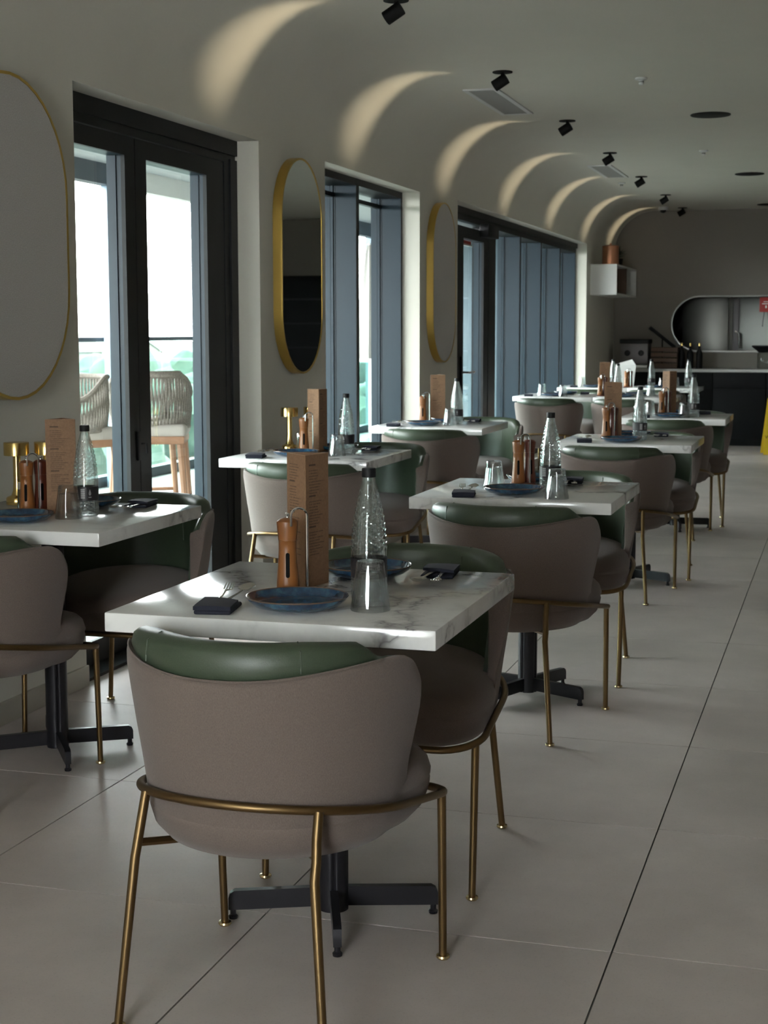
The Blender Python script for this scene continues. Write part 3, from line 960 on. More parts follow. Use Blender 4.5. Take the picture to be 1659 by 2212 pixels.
# ---- cafe table
TZ = 0.75
def make_table():
    t_ = thing('cafe_table', 'x', 'table')
    b = B(); b.bbox(-0.345, 0.345, -0.36, 0.36, TZ - 0.040, TZ, bev=0.0035, seg=2)
    b.build('table_top', M['marble'], t_, smooth=30)
    b = B(); b.bbox(-0.20, 0.20, -0.20, 0.20, TZ - 0.052, TZ - 0.040, bev=0.003); b.build('mounting_plate', M['gunmetal'], t_)
    return t_
def table_base(t_, deg, off=0.0):
    b = B()
    def rf(a, r, z): return 1.0 - 0.16 * max(0, math.cos(4 * a)) ** 12
    b.lathe([(0.034, 0.018), (0.034, TZ - 0.05)], 64, rf=rf)
    o = b.build('column', M['gunmetal'], t_, smooth=50); o.rotation_euler.z = math.radians(deg); o.location.y = off
    for k in range(4):
        b = B()
        prof = [(0.025, 0.026), (0.025, 0.070), (0.222, 0.066), (0.232, 0.060), (0.236, 0.050), (0.236, 0.022), (0.220, 0.022)]
        w_ = 0.009
        b.rings([[(x, -w_, z) for x, z in prof], [(x, w_, z) for x, z in prof]], True)
        b.lathe([(0.010, 0.0), (0.011, 0.006), (0.007, 0.010), (0.007, 0.024)], 10, tf=Matrix.Translation((0.226, 0, 0)))
        o = b.build('foot_arm', M['gunmetal'], t_, smooth=30); o.rotation_euler.z = math.radians(deg + 90 * k); o.location.y = off
TAB = {
    'R1': (-1.066, 3.107, 20.5, 'marble topped cafe table nearest the camera, front of the right row'),
    'R2': (-1.062, 5.350, -24, 'second marble cafe table of the right row, set with two tumblers and no menu'),
    'R3': (-1.055, 8.010, -20, 'third marble cafe table from the front in the right row'),
    'R4': (-1.060, 10.33, 15, 'fourth marble cafe table in the right row, before the dark counter'),
    'L1': (-2.330, 4.205, 36, 'marble cafe table at the left edge of the picture by the wall'),
    'L2': (-2.310, 6.660, 20, 'marble cafe table under the gold framed mirror, second in the left row'),
    'L3': (-2.345, 9.020, 20, 'marble cafe table beside the small gold framed panel, third in the left row'),
    'L4': (-2.400, 13.40, 20, 'left half of the two joined marble tables in front of the dark windows'),
    'M4': (-1.705, 13.40, 20, 'right half of the two joined marble tables in front of the dark windows'),
    'L5': (-2.410, 15.60, 20, 'left half of the rearmost pair of joined marble tables'),
    'M5': (-1.715, 15.60, 20, 'right half of the rearmost pair of joined marble tables'),
}
proto_t = None
for key, (x, y, dg, lab) in TAB.items():
    if proto_t is None:
        proto_t = make_table(); o = proto_t; tp = [c.data for c in o.children]
        o.location = (x, y, 0); o['label'] = lab
        o['group'] = 'marble cafe tables'
    else:
        o = thing('cafe_table', lab, 'table', (x, y, 0), 0, 'marble cafe tables')
        for me in tp: inst(me.name.split('.')[0], me, o)
    table_base(o, dg, 0.052 if key == 'R1' else 0.0)

# ---- table ware
def make_plate():
    t_ = thing('dinner_plate', 'x', 'plate')
    b = B(); b.lathe([(0.0, 0.003), (0.05, 0.002), (0.062, 0.0), (0.068, 0.002), (0.088, 0.007), (0.100, 0.017), (0.1035, 0.0235), (0.1035, 0.0255), (0.1005, 0.0245), (0.094, 0.014), (0.082, 0.0085), (0.06, 0.007), (0.0, 0.0065)], 56, cap0=False, cap1=False)
    b.build('dish', M['glaze'], t_, smooth=60)
    b = B(); b.tube([(0.1035 * math.cos(2 * PI * i / 56), 0.1035 * math.sin(2 * PI * i / 56), 0.0252) for i in range(56)], 0.0016, 6, closed=True)
    b.build('rim', M['rim'], t_)
    return t_
plates = Kind(make_plate)

def make_bottle():
    t_ = thing('water_bottle', 'x', 'bottle')
    H, R = 0.278, 0.0378
    base = [(0.80, 0.0), (0.93, 0.004), (0.985, 0.014), (1, 0.03), (1, 0.17), (1, 0.34), (0.998, 0.38), (0.975, 0.46), (0.925, 0.55), (0.83, 0.64), (0.71, 0.725), (0.575, 0.80), (0.455, 0.865), (0.375, 0.905), (0.345, 0.935)]
    def rad(z):
        for (r0_, z0_), (r1_, z1_) in zip(base, base[1:]):
            if z <= z1_: return r0_ + (r1_ - r0_) * (z - z0_) / (z1_ - z0_)
        return base[-1][0]
    nz_, seg = 110, 64
    rows = [0.0, 0.004, 0.012] + [0.02 + 0.915 * i / (nz_ - 1) for i in range(nz_)]
    R_ = []
    for z in rows:
        ring = []
        amp = 0.0
        if 0.37 < z < 0.86: amp = smooth(z, 0.37, 0.41) * (1 - smooth(z, 0.82, 0.86))
        if 0.02 < z < 0.165: amp = smooth(z, 0.02, 0.04) * (1 - smooth(z, 0.145, 0.165))
        for j in range(seg):
            a = 2 * PI * j / seg
            u, v_ = 11 * a / (2 * PI), z * 21
            f1 = abs(((u + v_) % 1) - 0.5) * 2; f2 = abs(((u - v_) % 1) - 0.5) * 2
            dm = min(f1, f2)
            r = R * rad(z) * (1 - 0.085 * amp * (0.55 - dm))
            if 0.175 < z < 0.335: r -= 0.0004
            ring.append((r * math.cos(a), r * math.sin(a), z * H))
        R_.append(ring)
    for z in [0.93, 0.90, 0.86, 0.8, 0.725, 0.64, 0.55, 0.46, 0.38, 0.3, 0.1, 0.035, 0.02]:
        k = R * rad(z) * 0.93 - 0.0012 - 0.003 * smooth(z, 0.36, 0.42) * (1 - smooth(z, 0.8, 0.88))
        R_.append([(k * math.cos(2 * PI * j / seg), k * math.sin(2 * PI * j / seg), z * H) for j in range(seg)])
    b = B(); b.rings(R_, True, True, True); b.build('bottle_body', M['bottle'], t_, smooth=9)
    b = B(); b.lathe([(0.0125, 0.932 * H), (0.0148, 0.933 * H), (0.0148, 0.99 * H), (0.0138, H), (0.0, H)], 24, cap1=False); b.build('cap', M['black'], t_)
    b = B()
    b.rings([[(r * R * math.cos(2 * PI * j / 48), r * R * math.sin(2 * PI * j / 48), z * H) for j in range(48)] for r, z in ((1.0, 0.18), (1.013, 0.182), (1.013, 0.328), (1.0, 0.33))], True, False, False)
    lb = b.build('label_band', M['label'], t_)
    b = B()
    def patch(a0, a1, z0, z1, k=1.017):
        n = 8
        vs = [(k * R * math.cos(a0 + (a1 - a0) * i / n), k * R * math.sin(a0 + (a1 - a0) * i / n), z * H) for z in (z0, z1) for i in range(n + 1)]
        b.add(vs, [(i, i + 1, n + 2 + i, n + 1 + i) for i in range(n)])
    for a in (-1.62, 1.5):
        for k in range(5):
            patch(a - 0.32, a + 0.02, 0.205 + k * 0.022, 0.221 + k * 0.022)
        # drop emblem
        c = a + 0.42
        dz = [(0.0, 0.305), (0.05, 0.285), (0.10, 0.262), (0.085, 0.245), (0.0, 0.235)]
        vs = [(1.017 * R * math.cos(c + s * x), 1.017 * R * math.sin(c + s * x), z * H) for s in (1, -1) for x, z in dz]
        b.add(vs, [(i, i + 1, 6 + i, 5 + i) for i in range(4)])
        patch(c - 0.12, c + 0.12, 0.212, 0.222)
    b.build('print', M['label_print'], lb, smooth=0)
    return t_
bottles = Kind(make_bottle)

def make_tumbler():
    t_ = thing('tumbler', 'x', 'glass')
    b = B()
    def rf(a, r, z): return 1.0 - (0.030 * abs(math.sin(5 * a)) if 0.012 < z < 0.088 and r > 0.02 else 0)
    out = [(0.0405, 0.0), (0.0410, 0.002), (0.0395, 0.012)] + [(0.0395 - 0.0105 * i / 8, 0.012 + 0.078 * i / 8) for i in range(1, 9)] + [(0.0285, 0.096), (0.0265, 0.1), (0.0, 0.1)]
    inn = [(0.0, 0.078), (0.020, 0.078), (0.0245, 0.074), (0.030, 0.04), (0.0365, 0.006), (0.0388, 0.0)]
    b.lathe(out + inn, 40, cap0=False, cap1=False, rf=rf)
    # close the rim
    n = len(out + inn)
    b.f += [[j, (j + 1) % 40, (n - 1) * 40 + (j + 1) % 40, (n - 1) * 40 + j] for j in range(40)]
    b.mi += [0] * 40
    b.build('glass_body', M['glass'], t_, smooth=30)
    return t_
tumblers = Kind(make_tumbler)

def make_stand():
    t_ = thing('condiment_stand', 'x', 'condiment stand')
    b = B(); b.bbox(-0.036, 0.056, -0.034, 0.048, 0.0, 0.009, bev=0.004, seg=3); b.build('wooden_base', M['wood_red'], t_)
    pts = [(0.0145 + 0.017, 0.0, 0.005), (0.0315, 0.0, 0.165)]
    pts = [(0.0335, 0, 0.006), (0.0335, 0, 0.160)] + [(0.0165 + 0.017 * math.cos(a), 0, 0.172 + 0.017 * math.sin(a)) for a in [PI * i / 10 for i in range(11)]] + [(-0.0005, 0, 0.158), (-0.0005, 0, 0.150)]
    b = B(); b.tube([(x, -0.028, z) for x, y, z in pts], 0.0026, 8); b.build('wire_handle', M['chrome'], t_)
    return t_
stands = Kind(make_stand)
def make_mill(mk):
    def f():
        t_ = thing('pepper_mill', 'x', 'pepper mill')
        b = B(); b.lathe([(0.0, 0), (0.0235, 0.0), (0.0245, 0.003), (0.0238, 0.02), (0.0205, 0.06), (0.0188, 0.090), (0.0192, 0.108), (0.0196, 0.1085)], 32, cap0=False)
        b.build('body', M[mk], t_)
        b = B(); b.lathe([(0.0185, 0.1085), (0.0185, 0.110), (0.0200, 0.1105), (0.0222, 0.135), (0.0232, 0.146), (0.0226, 0.149), (0.016, 0.154), (0.007, 0.157), (0.0, 0.1575)], 32, cap1=False)
        b.build('head', M[mk], t_)
        b = B(); b.lathe([(0.0035, 0.157), (0.003, 0.160), (0.0045, 0.163), (0.0045, 0.166), (0.002, 0.168), (0, 0.168)], 14, cap1=False); b.build('knob', M['chrome'], t_)
        b = B()
        n = 10; pr = []
        for i in range(n + 1):
            a = PI * i / n
            pr.append((0.0042 * math.cos(a), 0.079 + 0.0042 * math.sin(a)))
        for i in range(n + 1):
            a = PI + PI * i / n
            pr.append((0.0042 * math.cos(a), 0.034 + 0.0042 * math.sin(a)))
        yy = lambda z: -(0.0226 - 0.0036 * (z - 0.03) / 0.055) - 0.0004
        b.rings([[(x, yy(z) + 0.004, z) for x, z in pr], [(x, yy(z), z) for x, z in pr]], True)
        b.build('window_slot', M['slot'], t_, smooth=0)
        return t_
    return f
mills = Kind(make_mill('wood')); mills2 = Kind(make_mill('wood_red'))
def make_salt():
    t_ = thing('salt_shaker', 'x', 'salt shaker')
    b = B(); b.lathe([(0, 0), (0.014, 0), (0.015, 0.003), (0.0125, 0.07), (0.012, 0.074), (0, 0.074)], 20, cap0=False, cap1=False); b.build('jar', M['jar'], t_)
    b = B(); b.lathe([(0.0128, 0.072), (0.0132, 0.088), (0.010, 0.094), (0, 0.095)], 20, cap1=False); b.build('lid', M['chrome'], t_)
    return t_
salts = Kind(make_salt)

MS, MH = 0.090, 0.292
def make_menu():
    t_ = thing('menu_stand', 'x', 'menu')
    ap = MS / (2 * math.sqrt(3))
    for k in range(3):
        b = B(); b.box(-MS / 2, MS / 2, -0.0011, 0, 0, MH)
        o = b.build('panel', M['menu'][k], t_, smooth=0)
        a = 2 * PI * k / 3
        o.rotation_euler.z = a
        o.location = (ap * math.sin(a), -ap * math.cos(a), 0)
        B().box(-MS / 2, MS / 2, -0.0012, 0.0001, MH, MH + 0.0006).build('cut_edge', M['kraft'], o, smooth=0)
    return t_
menus = Kind(make_menu)

def make_lamp():
    t_ = thing('table_lamp', 'x', 'lamp')
    b = B(); b.lathe([(0, 0), (0.036, 0), (0.037, 0.002), (0.037, 0.020), (0.034, 0.024), (0.020, 0.030), (0.0145, 0.045), (0.0125, 0.07), (0.0125, 0.165)], 36, cap0=False); b.build('base', M['brass'], t_)
    b = B(); b.lathe([(0.010, 0.160), (0.040, 0.160), (0.041, 0.161), (0.041, 0.201), (0.040, 0.203), (0, 0.203)], 40, cap1=False); b.build('lamp_shade', M['brass'], t_)
    return t_
lamps = Kind(make_lamp)

def make_napkin():
    t_ = thing('napkin', 'x', 'napkin')
    b = B()
    b.bbox(-0.060, 0.052, -0.038, 0.038, 0.0, 0.0095, bev=0.0045, seg=3)
    b.build('lower_fold', M['navy'], t_)
    b = B()
    n = 12
    prof = [(-0.038 + 0.076 * i / n, 0.0185 + 0.002 * math.sin(PI * i / n)) for i in range(n + 1)]
    top = [[(x, y, z * k) for y, z in prof] for x, k in ((-0.062, 0.93), (-0.03, 1.0), (0.02, 1.02))]
    bot = [[(x, y, 0.0095) for y, z in prof] for x in (-0.062, -0.03, 0.02)]
    # the pocket's diagonal mouth
    top[2] = [(0.012 + 0.030 * (y + 0.04) / 0.08, y, z) for _, y, z in top[2]]
    bot[2] = [(0.012 + 0.030 * (y + 0.04) / 0.08, y, 0.0130) for _, y, z in bot[2]]
    N_ = n + 1
    vs = [p for r in top for p in r] + [p for r in bot for p in r]
    fs = []
    for r in range(2):
        for j in range(n):
            a0 = r * N_ + j
            fs.append((a0, a0 + 1, a0 + N_ + 1, a0 + N_)); q = 3 * N_ + a0
            fs.append((q, q + N_, q + N_ + 1, q + 1))
        for j in (0, n):
            a0 = r * N_ + j; q = 3 * N_ + a0
            fs.append((a0, a0 + N_, q + N_, q))
    for j in range(n):
        fs.append((j, 3 * N_ + j, 3 * N_ + j + 1, j + 1))
        a0 = 2 * N_ + j; fs.append((a0, a0 + 1, 3 * N_ + a0 + 1, 3 * N_ + a0))
    b.add(vs, fs); b.build('pocket', M['navy'], t_, smooth=50)
    return t_
napkins = Kind(make_napkin)
def make_fork():
    t_ = thing('fork', 'x', 'fork')
    b = B()
    def strip(pts, wd, th):
        R_ = []
        for (x, z), w_ in zip(pts, wd):
            R_.append([(x, -w_, z), (x, -w_ * .6, z + th), (x, w_ * .6, z + th), (x, w_, z), (x, w_ * .6, z - th * .4), (x, -w_ * .6, z - th * .4)])
        b.rings(R_, True)
    strip([(-0.075, 0.0), (-0.03, 0.002), (0.02, 0.003), (0.04, 0.005), (0.055, 0.005), (0.068, 0.003), (0.074, 0.003)], [0.006, 0.0045, 0.003, 0.003, 0.0085, 0.0105, 0.0105], 0.0012)
    b.build('handle', M['cutlery'], t_)
    for k in range(4):
        y = -0.0092 + 0.0061 * k
        b = B(); b.tube([(0.072, y, 0.003), (0.09, y, 0.0055), (0.112, y * 0.95, 0.011)], [0.0017, 0.0016, 0.0009], 6); b.build('tine', M['cutlery'], t_)
    return t_
forks = Kind(make_fork)
def make_spoon():
    t_ = thing('spoon', 'x', 'spoon')
    b = B()
    prof = [(-0.075, 0.0, 0.006), (-0.03, 0.002, 0.0045), (0.03, 0.003, 0.003), (0.05, 0.005, 0.0035), (0.057, 0.0055, 0.009), (0.07, 0.006, 0.0165), (0.085, 0.0065, 0.0185), (0.10, 0.008, 0.0155), (0.110, 0.010, 0.008), (0.113, 0.011, 0.002)]
    R_ = []
    for x, z, w_ in prof:
        cup = 0.006 * smooth(w_, 0.006, 0.018) * (x > 0.05)
        R_.append([(x, -w_, z + 0.0012), (x, -w_ * .5, z - cup * 0.75 + 0.0012), (x, 0, z - cup + 0.0012), (x, w_ * .5, z - cup * .75 + 0.0012), (x, w_, z + 0.0012), (x, w_ * .5, z - cup * .75 - 0.0006), (x, 0, z - cup - 0.0006), (x, -w_ * .5, z - cup * .75 - 0.0006)])
    b.rings(R_, True); b.build('bowl_and_handle', M['cutlery'], t_, smooth=70)
    return t_
spoons = Kind(make_spoon)

WHERE = {'R1': 'on the nearest right-row table', 'R2': 'on the second right-row table', 'R3': 'on the third right-row table', 'R4': 'on the fourth right-row table',
         'L1': 'on the table at the left edge', 'L2': 'on the table under the mirror', 'L3': 'on the third left-row table', 'L4': 'on the joined tables by the dark windows', 'L5': 'on the rearmost tables'}
def plate(T, x, y, side):
    plates.put((x, y, TZ), random.uniform(0, 6), 'round blue glazed plate %s, %s setting' % (WHERE[T], side), 'blue plates on the tables')
def setting(T, x, y, deg, side, fork=True):
    yc = TAB[T][1]
    near = 'far' not in side and 'back' not in side
    y = yc - 0.36 + 0.090 if near else yc + 0.36 - 0.078
    deg = 100 if near else 276
    a = math.radians(deg)
    napkins.put((x, y, TZ), a, 'folded navy napkin %s, %s setting' % (WHERE[T], side), 'navy napkin pockets on the tables')
    if fork:
        c, s_ = math.cos(a), math.sin(a)
        forks.put((x + c * 0.088 - s_ * 0.013, y + s_ * 0.088 + c * 0.013, TZ + 0.0112), a + 0.05, 'steel fork in the navy napkin %s, %s setting' % (WHERE[T], side), 'forks in the napkins')
        spoons.put((x + c * 0.086 + s_ * 0.015, y + s_ * 0.086 - c * 0.015, TZ + 0.0120), a - 0.10, 'steel spoon in the navy napkin %s, %s setting' % (WHERE[T], side), 'spoons in the napkins')
def bottle(T, x, y, extra=''): bottles.put((x, y, TZ), random.uniform(-0.6, 0.6), 'faceted glass water bottle with black cap %s%s' % (WHERE[T], extra), 'water bottles on the tables')
def tumbler(T, x, y, extra=''): tumblers.put((x, y, TZ), random.uniform(0, 6), 'upturned clear tumbler %s%s' % (WHERE[T], extra), 'upturned tumblers on the tables')
def menu(T, x, y, deg): menus.put((x, y, TZ), math.radians(deg), 'three sided brown card menu standing %s' % WHERE[T], 'card menus on the tables')
def lamp(T, x, y, extra): lamps.put((x, y, TZ), 0, 'small brass mushroom table lamp %s, %s' % (WHERE[T], extra), 'brass lamps by the wall')
def condiments(T, x, y, deg, red=True, salt=True):
    """x, y: foot of the front pepper mill"""
    a = math.radians(deg); c, s_ = math.cos(a), math.sin(a)
    W = lambda u, v: (x + c * u - s_ * v, y + s_ * u + c * v)
    px, py = W(0, 0)
    stands.put((px, py, TZ), a, 'wooden condiment stand with wire loop handle %s' % WHERE[T], 'condiment stands on the tables')
    mills.put((*W(-0.008, -0.002), TZ + 0.009), a, 'orange-brown wooden pepper mill with dark slot %s' % WHERE[T], 'wooden pepper mills on the tables')
    if red:
        mills2.put((*W(0.032, 0.026), TZ + 0.009), a + 0.3, 'dark reddish wooden mill behind the pepper mill %s' % WHERE[T], 'dark wooden mills on the tables')

# nearest right-row table
menu('R1', -1.132, 3.185, 75.6)
condiments('R1', -1.122, 3.055, 20, red=False)
bottle('R1', -0.941, 3.032); tumbler('R1', -0.905, 2.925)
plate('R1', -1.055, 2.905, 'near'); plate('R1', -1.044, 3.345, 'far')
setting('R1', -1.200, 2.885, 52, 'near'); setting('R1', -0.880, 3.345, 205, 'far')
# second
condiments('R2', -1.126, 5.505, 12)
bottle('R2', -0.978, 5.300); tumbler('R2', -1.190, 5.345, ', left of the pepper mill'); tumbler('R2', -0.915, 5.085, ', in front of the bottle')
plate('R2', -1.085, 5.190, 'near'); plate('R2', -1.100, 5.640, 'far')
setting('R2', -1.235, 5.13, 40, 'near'); setting('R2', -0.955, 5.63, 205, 'far')
# third
menu('R3', -1.170, 8.125, 14); condiments('R3', -1.180, 8.030, 12)
bottle('R3', -1.004, 7.960)
plate('R3', -1.075, 7.800, 'near'); plate('R3', -1.085, 8.250, 'far')
setting('R3', -1.255, 7.760, 30, 'near'); setting('R3', -0.930, 8.255, 200, 'far')
# fourth
menu('R4', -1.122, 10.43, 66); condiments('R4', -1.150, 10.315, 8)
bottle('R4', -0.940, 10.20); tumbler('R4', -0.992, 10.115, ', beside the bottle'); tumbler('R4', -1.235, 10.28, ', left of the menu')
plate('R4', -1.085, 10.13, 'near'); plate('R4', -1.04, 10.55, 'far')
setting('R4', -1.245, 10.09, 30, 'near'); setting('R4', -0.90, 10.54, 200, 'far', fork=False)
# left edge
menu('L1', -2.322, 4.262, 24); condiments('L1', -2.413, 4.220, 20)
bottle('L1', -2.212, 4.207); tumbler('L1', -2.235, 4.135)
plate('L1', -2.345, 4.030, 'near'); plate('L1', -2.325, 4.440, 'far')
setting('L1', -2.520, 4.010, 40, 'near'); setting('L1', -2.165, 4.420, 205, 'far')
lamp('L1', -2.580, 4.435, 'left of the pair'); lamp('L1', -2.500, 4.490, 'mostly behind the menu')
salts.put((-2.452, 4.240, TZ), 0, 'clear salt shaker with steel lid on the table at the left edge', 'salt shakers')
# under the mirror
menu('L2', -2.360, 6.800, 84); condiments('L2', -2.386, 6.700, 20, red=False)
bottle('L2', -2.178, 6.670); tumbler('L2', -2.192, 6.575)
plate('L2', -2.370, 6.520, 'near'); plate('L2', -2.300, 6.895, 'far')
setting('L2', -2.510, 6.440, 38, 'near'); setting('L2', -2.145, 6.900, 205, 'far')
lamp('L2', -2.513, 6.830, 'left of the pair'); lamp('L2', -2.432, 6.925, 'half hidden by the menu')
salts.put((-2.425, 6.720, TZ), 0, 'clear salt shaker with steel lid on the table under the mirror', 'salt shakers')
# third left
menu('L3', -2.420, 9.250, 17); condiments('L3', -2.478, 9.140, 14, red=False)
bottle('L3', -2.245, 9.040); tumbler('L3', -2.262, 8.930)
plate('L3', -2.405, 8.860, 'near'); plate('L3', -2.36, 9.255, 'far')
setting('L3', -2.560, 8.800, 34, 'near'); setting('L3', -2.200, 9.240, 200, 'far')
# joined tables
tumbler('L4', -2.55, 13.37, ', leftmost of the three'); tumbler('L4', -2.315, 13.10, ', before the left plate'); tumbler('L4', -1.60, 13.40, ', right of the menu')
plate('L4', -2.42, 13.20, 'front left'); plate('L4', -2.38, 13.62, 'back left'); plate('L4', -1.75, 13.58, 'back right'); plate('L4', -1.80, 13.16, 'front right')
menu('L4', -2.012, 13.44, 20); condiments('L4', -2.020, 13.32, 8)
setting('L4', -2.62, 13.12, 30, 'front left', fork=False); setting('L4', -2.22, 13.60, 200, 'back left', fork=False)
bottle('L4', -1.90, 13.50)
# rearmost tables
tumbler('L5', -2.545, 15.50, ', far left'); tumbler('L5', -1.735, 15.42, ', right of the left bottle'); tumbler('L5', -1.62, 15.62, ', near the right end')
plate('L5', -2.42, 15.40, 'left'); plate('L5', -1.80, 15.44, 'right')
setting('L5', -2.60, 15.36, 30, 'left', fork=False)
bottle('L5', -2.24, 15.55, ', left of the white bag'); bottle('L5', -1.855, 15.55, ', right of the white bag'); bottle('L5', -1.50, 15.68, ', right end')
condiments('L5', -2.085, 15.46, 8)
mills.put((-1.71, 15.66, TZ), 0, 'lone wooden pepper mill between bottles on the rearmost tables', 'wooden pepper mills on the tables')
b = B()
R_ = [[(x * k, y * k, z) for x, y in ((-0.095, -0.06), (0.095, -0.06), (0.095, 0.06), (-0.095, 0.06))] for k, z in ((0.8, 0), (0.9, 0.1), (1.0, 0.2), (0.98, 0.225))]
R_.append([(x, y, 0.225 + (0.05 if i in (1, 2) else 0.02)) for i, (x, y) in enumerate(((-0.05, -0.01), (0.06, -0.01), (0.06, 0.012), (-0.05, 0.012)))])
b.rings(R_, True, True, True)
wb = b.build('paper_bag', M['paper'], None, smooth=20, loc=(-2.12, 15.62, TZ), rot=(0, 0, 0.2))
tag(wb, 'white peaked paper bag standing on the rearmost tables behind the menus', 'bag')

# ---- wall pieces
def stadium(yc, z0, z1, wd, n=20):
    r = wd / 2; L_ = []
    for i in range(n + 1):
        a = PI * i / n; L_.append((yc + r * math.cos(a), z1 - r + r * math.sin(a)))
    for i in range(n + 1):
        a = PI + PI * i / n; L_.append((yc + r * math.cos(a), z0 + r + r * math.sin(a)))
    return L_
def wall_oval(name, label, cat, yc, z0, z1, wd, face, depth=0.048, back=0.002):
    t_ = thing(name, label, cat, (XW, yc, (z0 + z1) / 2))
    zc = (z0 + z1) / 2
    outer = [(y - yc, z - zc) for y, z in stadium(yc, z0, z1, wd)]
    inner = [(y - yc, z - zc) for y, z in stadium(yc, z0 + 0.010, z1 - 0.010, wd - 0.020)]
    n = len(outer)
    b = B()
    rg = [[(0.0, y, z) for y, z in outer], [(depth, y, z) for y, z in outer], [(depth, y, z) for y, z in inner], [(depth - back, y, z) for y, z in inner]]
    b.rings(rg, True, False, False); b.build('frame', M['gold_frame'], t_, smooth=35)
    b = B(); b.rings([[(depth - back - 0.004, y, z) for y, z in inner], [(depth - back, y, z) for y, z in inner]], True, True, True)
    b.build('mirror_plate' if cat == 'mirror' else 'fabric_face', face, t_, smooth=20)
    return t_
wall_oval('wall_panel', 'large gold edged oval grey fabric panel cut by the left edge', 'wall panel', 4.535, 1.085, 2.148, 0.74, M['panel'])
wall_oval('wall_mirror', 'tall oval mirror in a deep gold frame between door and window', 'mirror', 7.345, 1.098, 2.168, 0.60, M['mirror'])
wall_oval('wall_panel', 'narrower looking gold edged oval grey panel between the two far windows', 'wall panel', 10.21, 1.098, 2.175, 0.62, M['panel'])

# ---- ceiling fittings
GSP = 'black spotlights along the cove'
SPOT_W = 16.0
def make_spot():
    t_ = thing('spotlight', 'x', 'spotlight')
    b = B(); b.lathe([(0.055, 0.0), (0.055, -0.006), (0.0, -0.006)], 28, cap1=False); b.build('ceiling_plate', M['black_lamp'], t_)
    b = B(); b.tube([(0, 0, -0.004), (0, 0, -0.035)], 0.010, 8); b.build('pivot', M['black_lamp'], t_)
    tl = math.radians(-33)
    b = B()
    tf = Matrix.Translation((-0.012, 0, -0.056)) @ Matrix.Rotation(-PI / 2 - math.radians(31), 4, 'Y')
    b.lathe([(0, -0.042), (0.030, -0.042), (0.031, -0.040), (0.031, 0.040), (0.028, 0.042), (0.025, 0.034), (0, 0.034)], 24, tf=tf, cap0=False, cap1=False)
    b.build('lamp_head', M['black_lamp'], t_)
    ld = bpy.data.lights.new('spot_beam', 'SPOT')
    ld.energy = SPOT_W; ld.color = (1.0, 0.84, 0.57); ld.spot_size = math.radians(50); ld.spot_blend = 1.0; ld.shadow_soft_size = 0.018
    lo = bpy.data.objects.new('spot_beam', ld); COL.objects.link(lo); lo.parent = t_
    lo.location = (-0.052, 0, -0.062)
    dv = Vector((-1.0, -0.2, -0.12))
    lo.rotation_euler = dv.to_track_quat('-Z', 'Y').to_euler()
    return t_
spots = Kind(make_spot)
ORD = ['nearest', 'second', 'third', 'fourth', 'fifth', 'sixth', 'last']
for k, y in enumerate((6.50, 8.43, 10.48, 12.44, 14.41, 16.40, 18.15)):
    spots.put((-1.845 - (0.045 if k == 0 else 0), y, ZC), 0, 'black tilting ceiling spotlight, %s from the camera along the cove' % ORD[k], GSP)
def make_vent():
    t_ = thing('ceiling_vent', 'x', 'vent')
    b = B()
    x0, x1, y0, y1 = -0.105, 0.105, -0.54, 0.54
    for a in ((x0, x0 + 0.03, y0, y1), (x1 - 0.03, x1, y0, y1), (x0 + 0.03, x1 - 0.03, y0, y0 + 0.03), (x0 + 0.03, x1 - 0.03, y1 - 0.03, y1)):
        b.box(*a, -0.008, 0.0)
    b.build('frame', M['white_plastic'], t_, smooth=0)
    B().box(x0 + 0.03, x1 - 0.03, y0 + 0.03, y1 - 0.03, -0.0015, -0.0005).build('backing', M['vent_dark'], t_, smooth=0)
    me = B().box(-0.0035, 0.0035, y0 + 0.03, y1 - 0.03, -0.006, -0.001).mesh('slat', M['vent'], smooth=0)
    for i in range(15):
        inst('slat', me, t_, (x0 + 0.035 + i * 0.010, 0, 0))
    return t_
vents = Kind(make_vent)
vents.put((-2.098, 9.51, ZC), 0, 'large white slatted air vent in the ceiling behind the second spotlight', 'ceiling air vents')
vents.put((-2.068, 13.86, ZC), 0, 'smaller looking slatted air vent in the ceiling before the fifth spotlight', 'ceiling air vents')
def make_det():
    t_ = thing('smoke_detector', 'x', 'smoke detector')
    b = B(); b.lathe([(0.035, 0), (0.035, -0.008), (0.022, -0.014), (0.014, -0.016), (0.014, -0.034), (0.010, -0.038), (0, -0.038)], 20, cap1=False); b.build('housing', M['white_plastic'], t_)
    b = B(); b.lathe([(0.0145, -0.020), (0.0145, -0.026)], 16, cap0=False, cap1=False); b.build('sensor_band', M['vent_dark'], t_)
    return t_
dets = Kind(make_det)
dets.put((-1.145, 8.86, ZC), 0, 'small white ceiling detector nearest the camera, right of the large vent', 'white ceiling detectors')
dets.put((-1.117, 12.50, ZC), 0, 'small white ceiling detector between the two black ceiling discs', 'white ceiling detectors')
dets.put((-2.10, 14.95, ZC), 0, 'small white ceiling detector below the smaller vent', 'white ceiling detectors')
def make_disc():
    t_ = thing('ceiling_speaker', 'x', 'speaker')
    b = B(); b.lathe([(0.128, 0), (0.128, -0.006), (0.122, -0.009), (0, -0.009)], 40, cap1=False); b.build('grille', M['black_lamp'], t_)
    b = B(); b.tube([(0.127 * math.cos(2 * PI * i / 40), 0.127 * math.sin(2 * PI * i / 40), -0.004) for i in range(40)], 0.004, 6, closed=True); b.build('rim', M['black'], t_)
    return t_
discs = Kind(make_disc)
discs.put((-0.895, 10.46, ZC), 0, 'round black ceiling disc nearest the camera', 'black ceiling discs')
discs.put((-0.878, 14.44, ZC), 0, 'round black ceiling disc, middle one at the right edge', 'black ceiling discs')
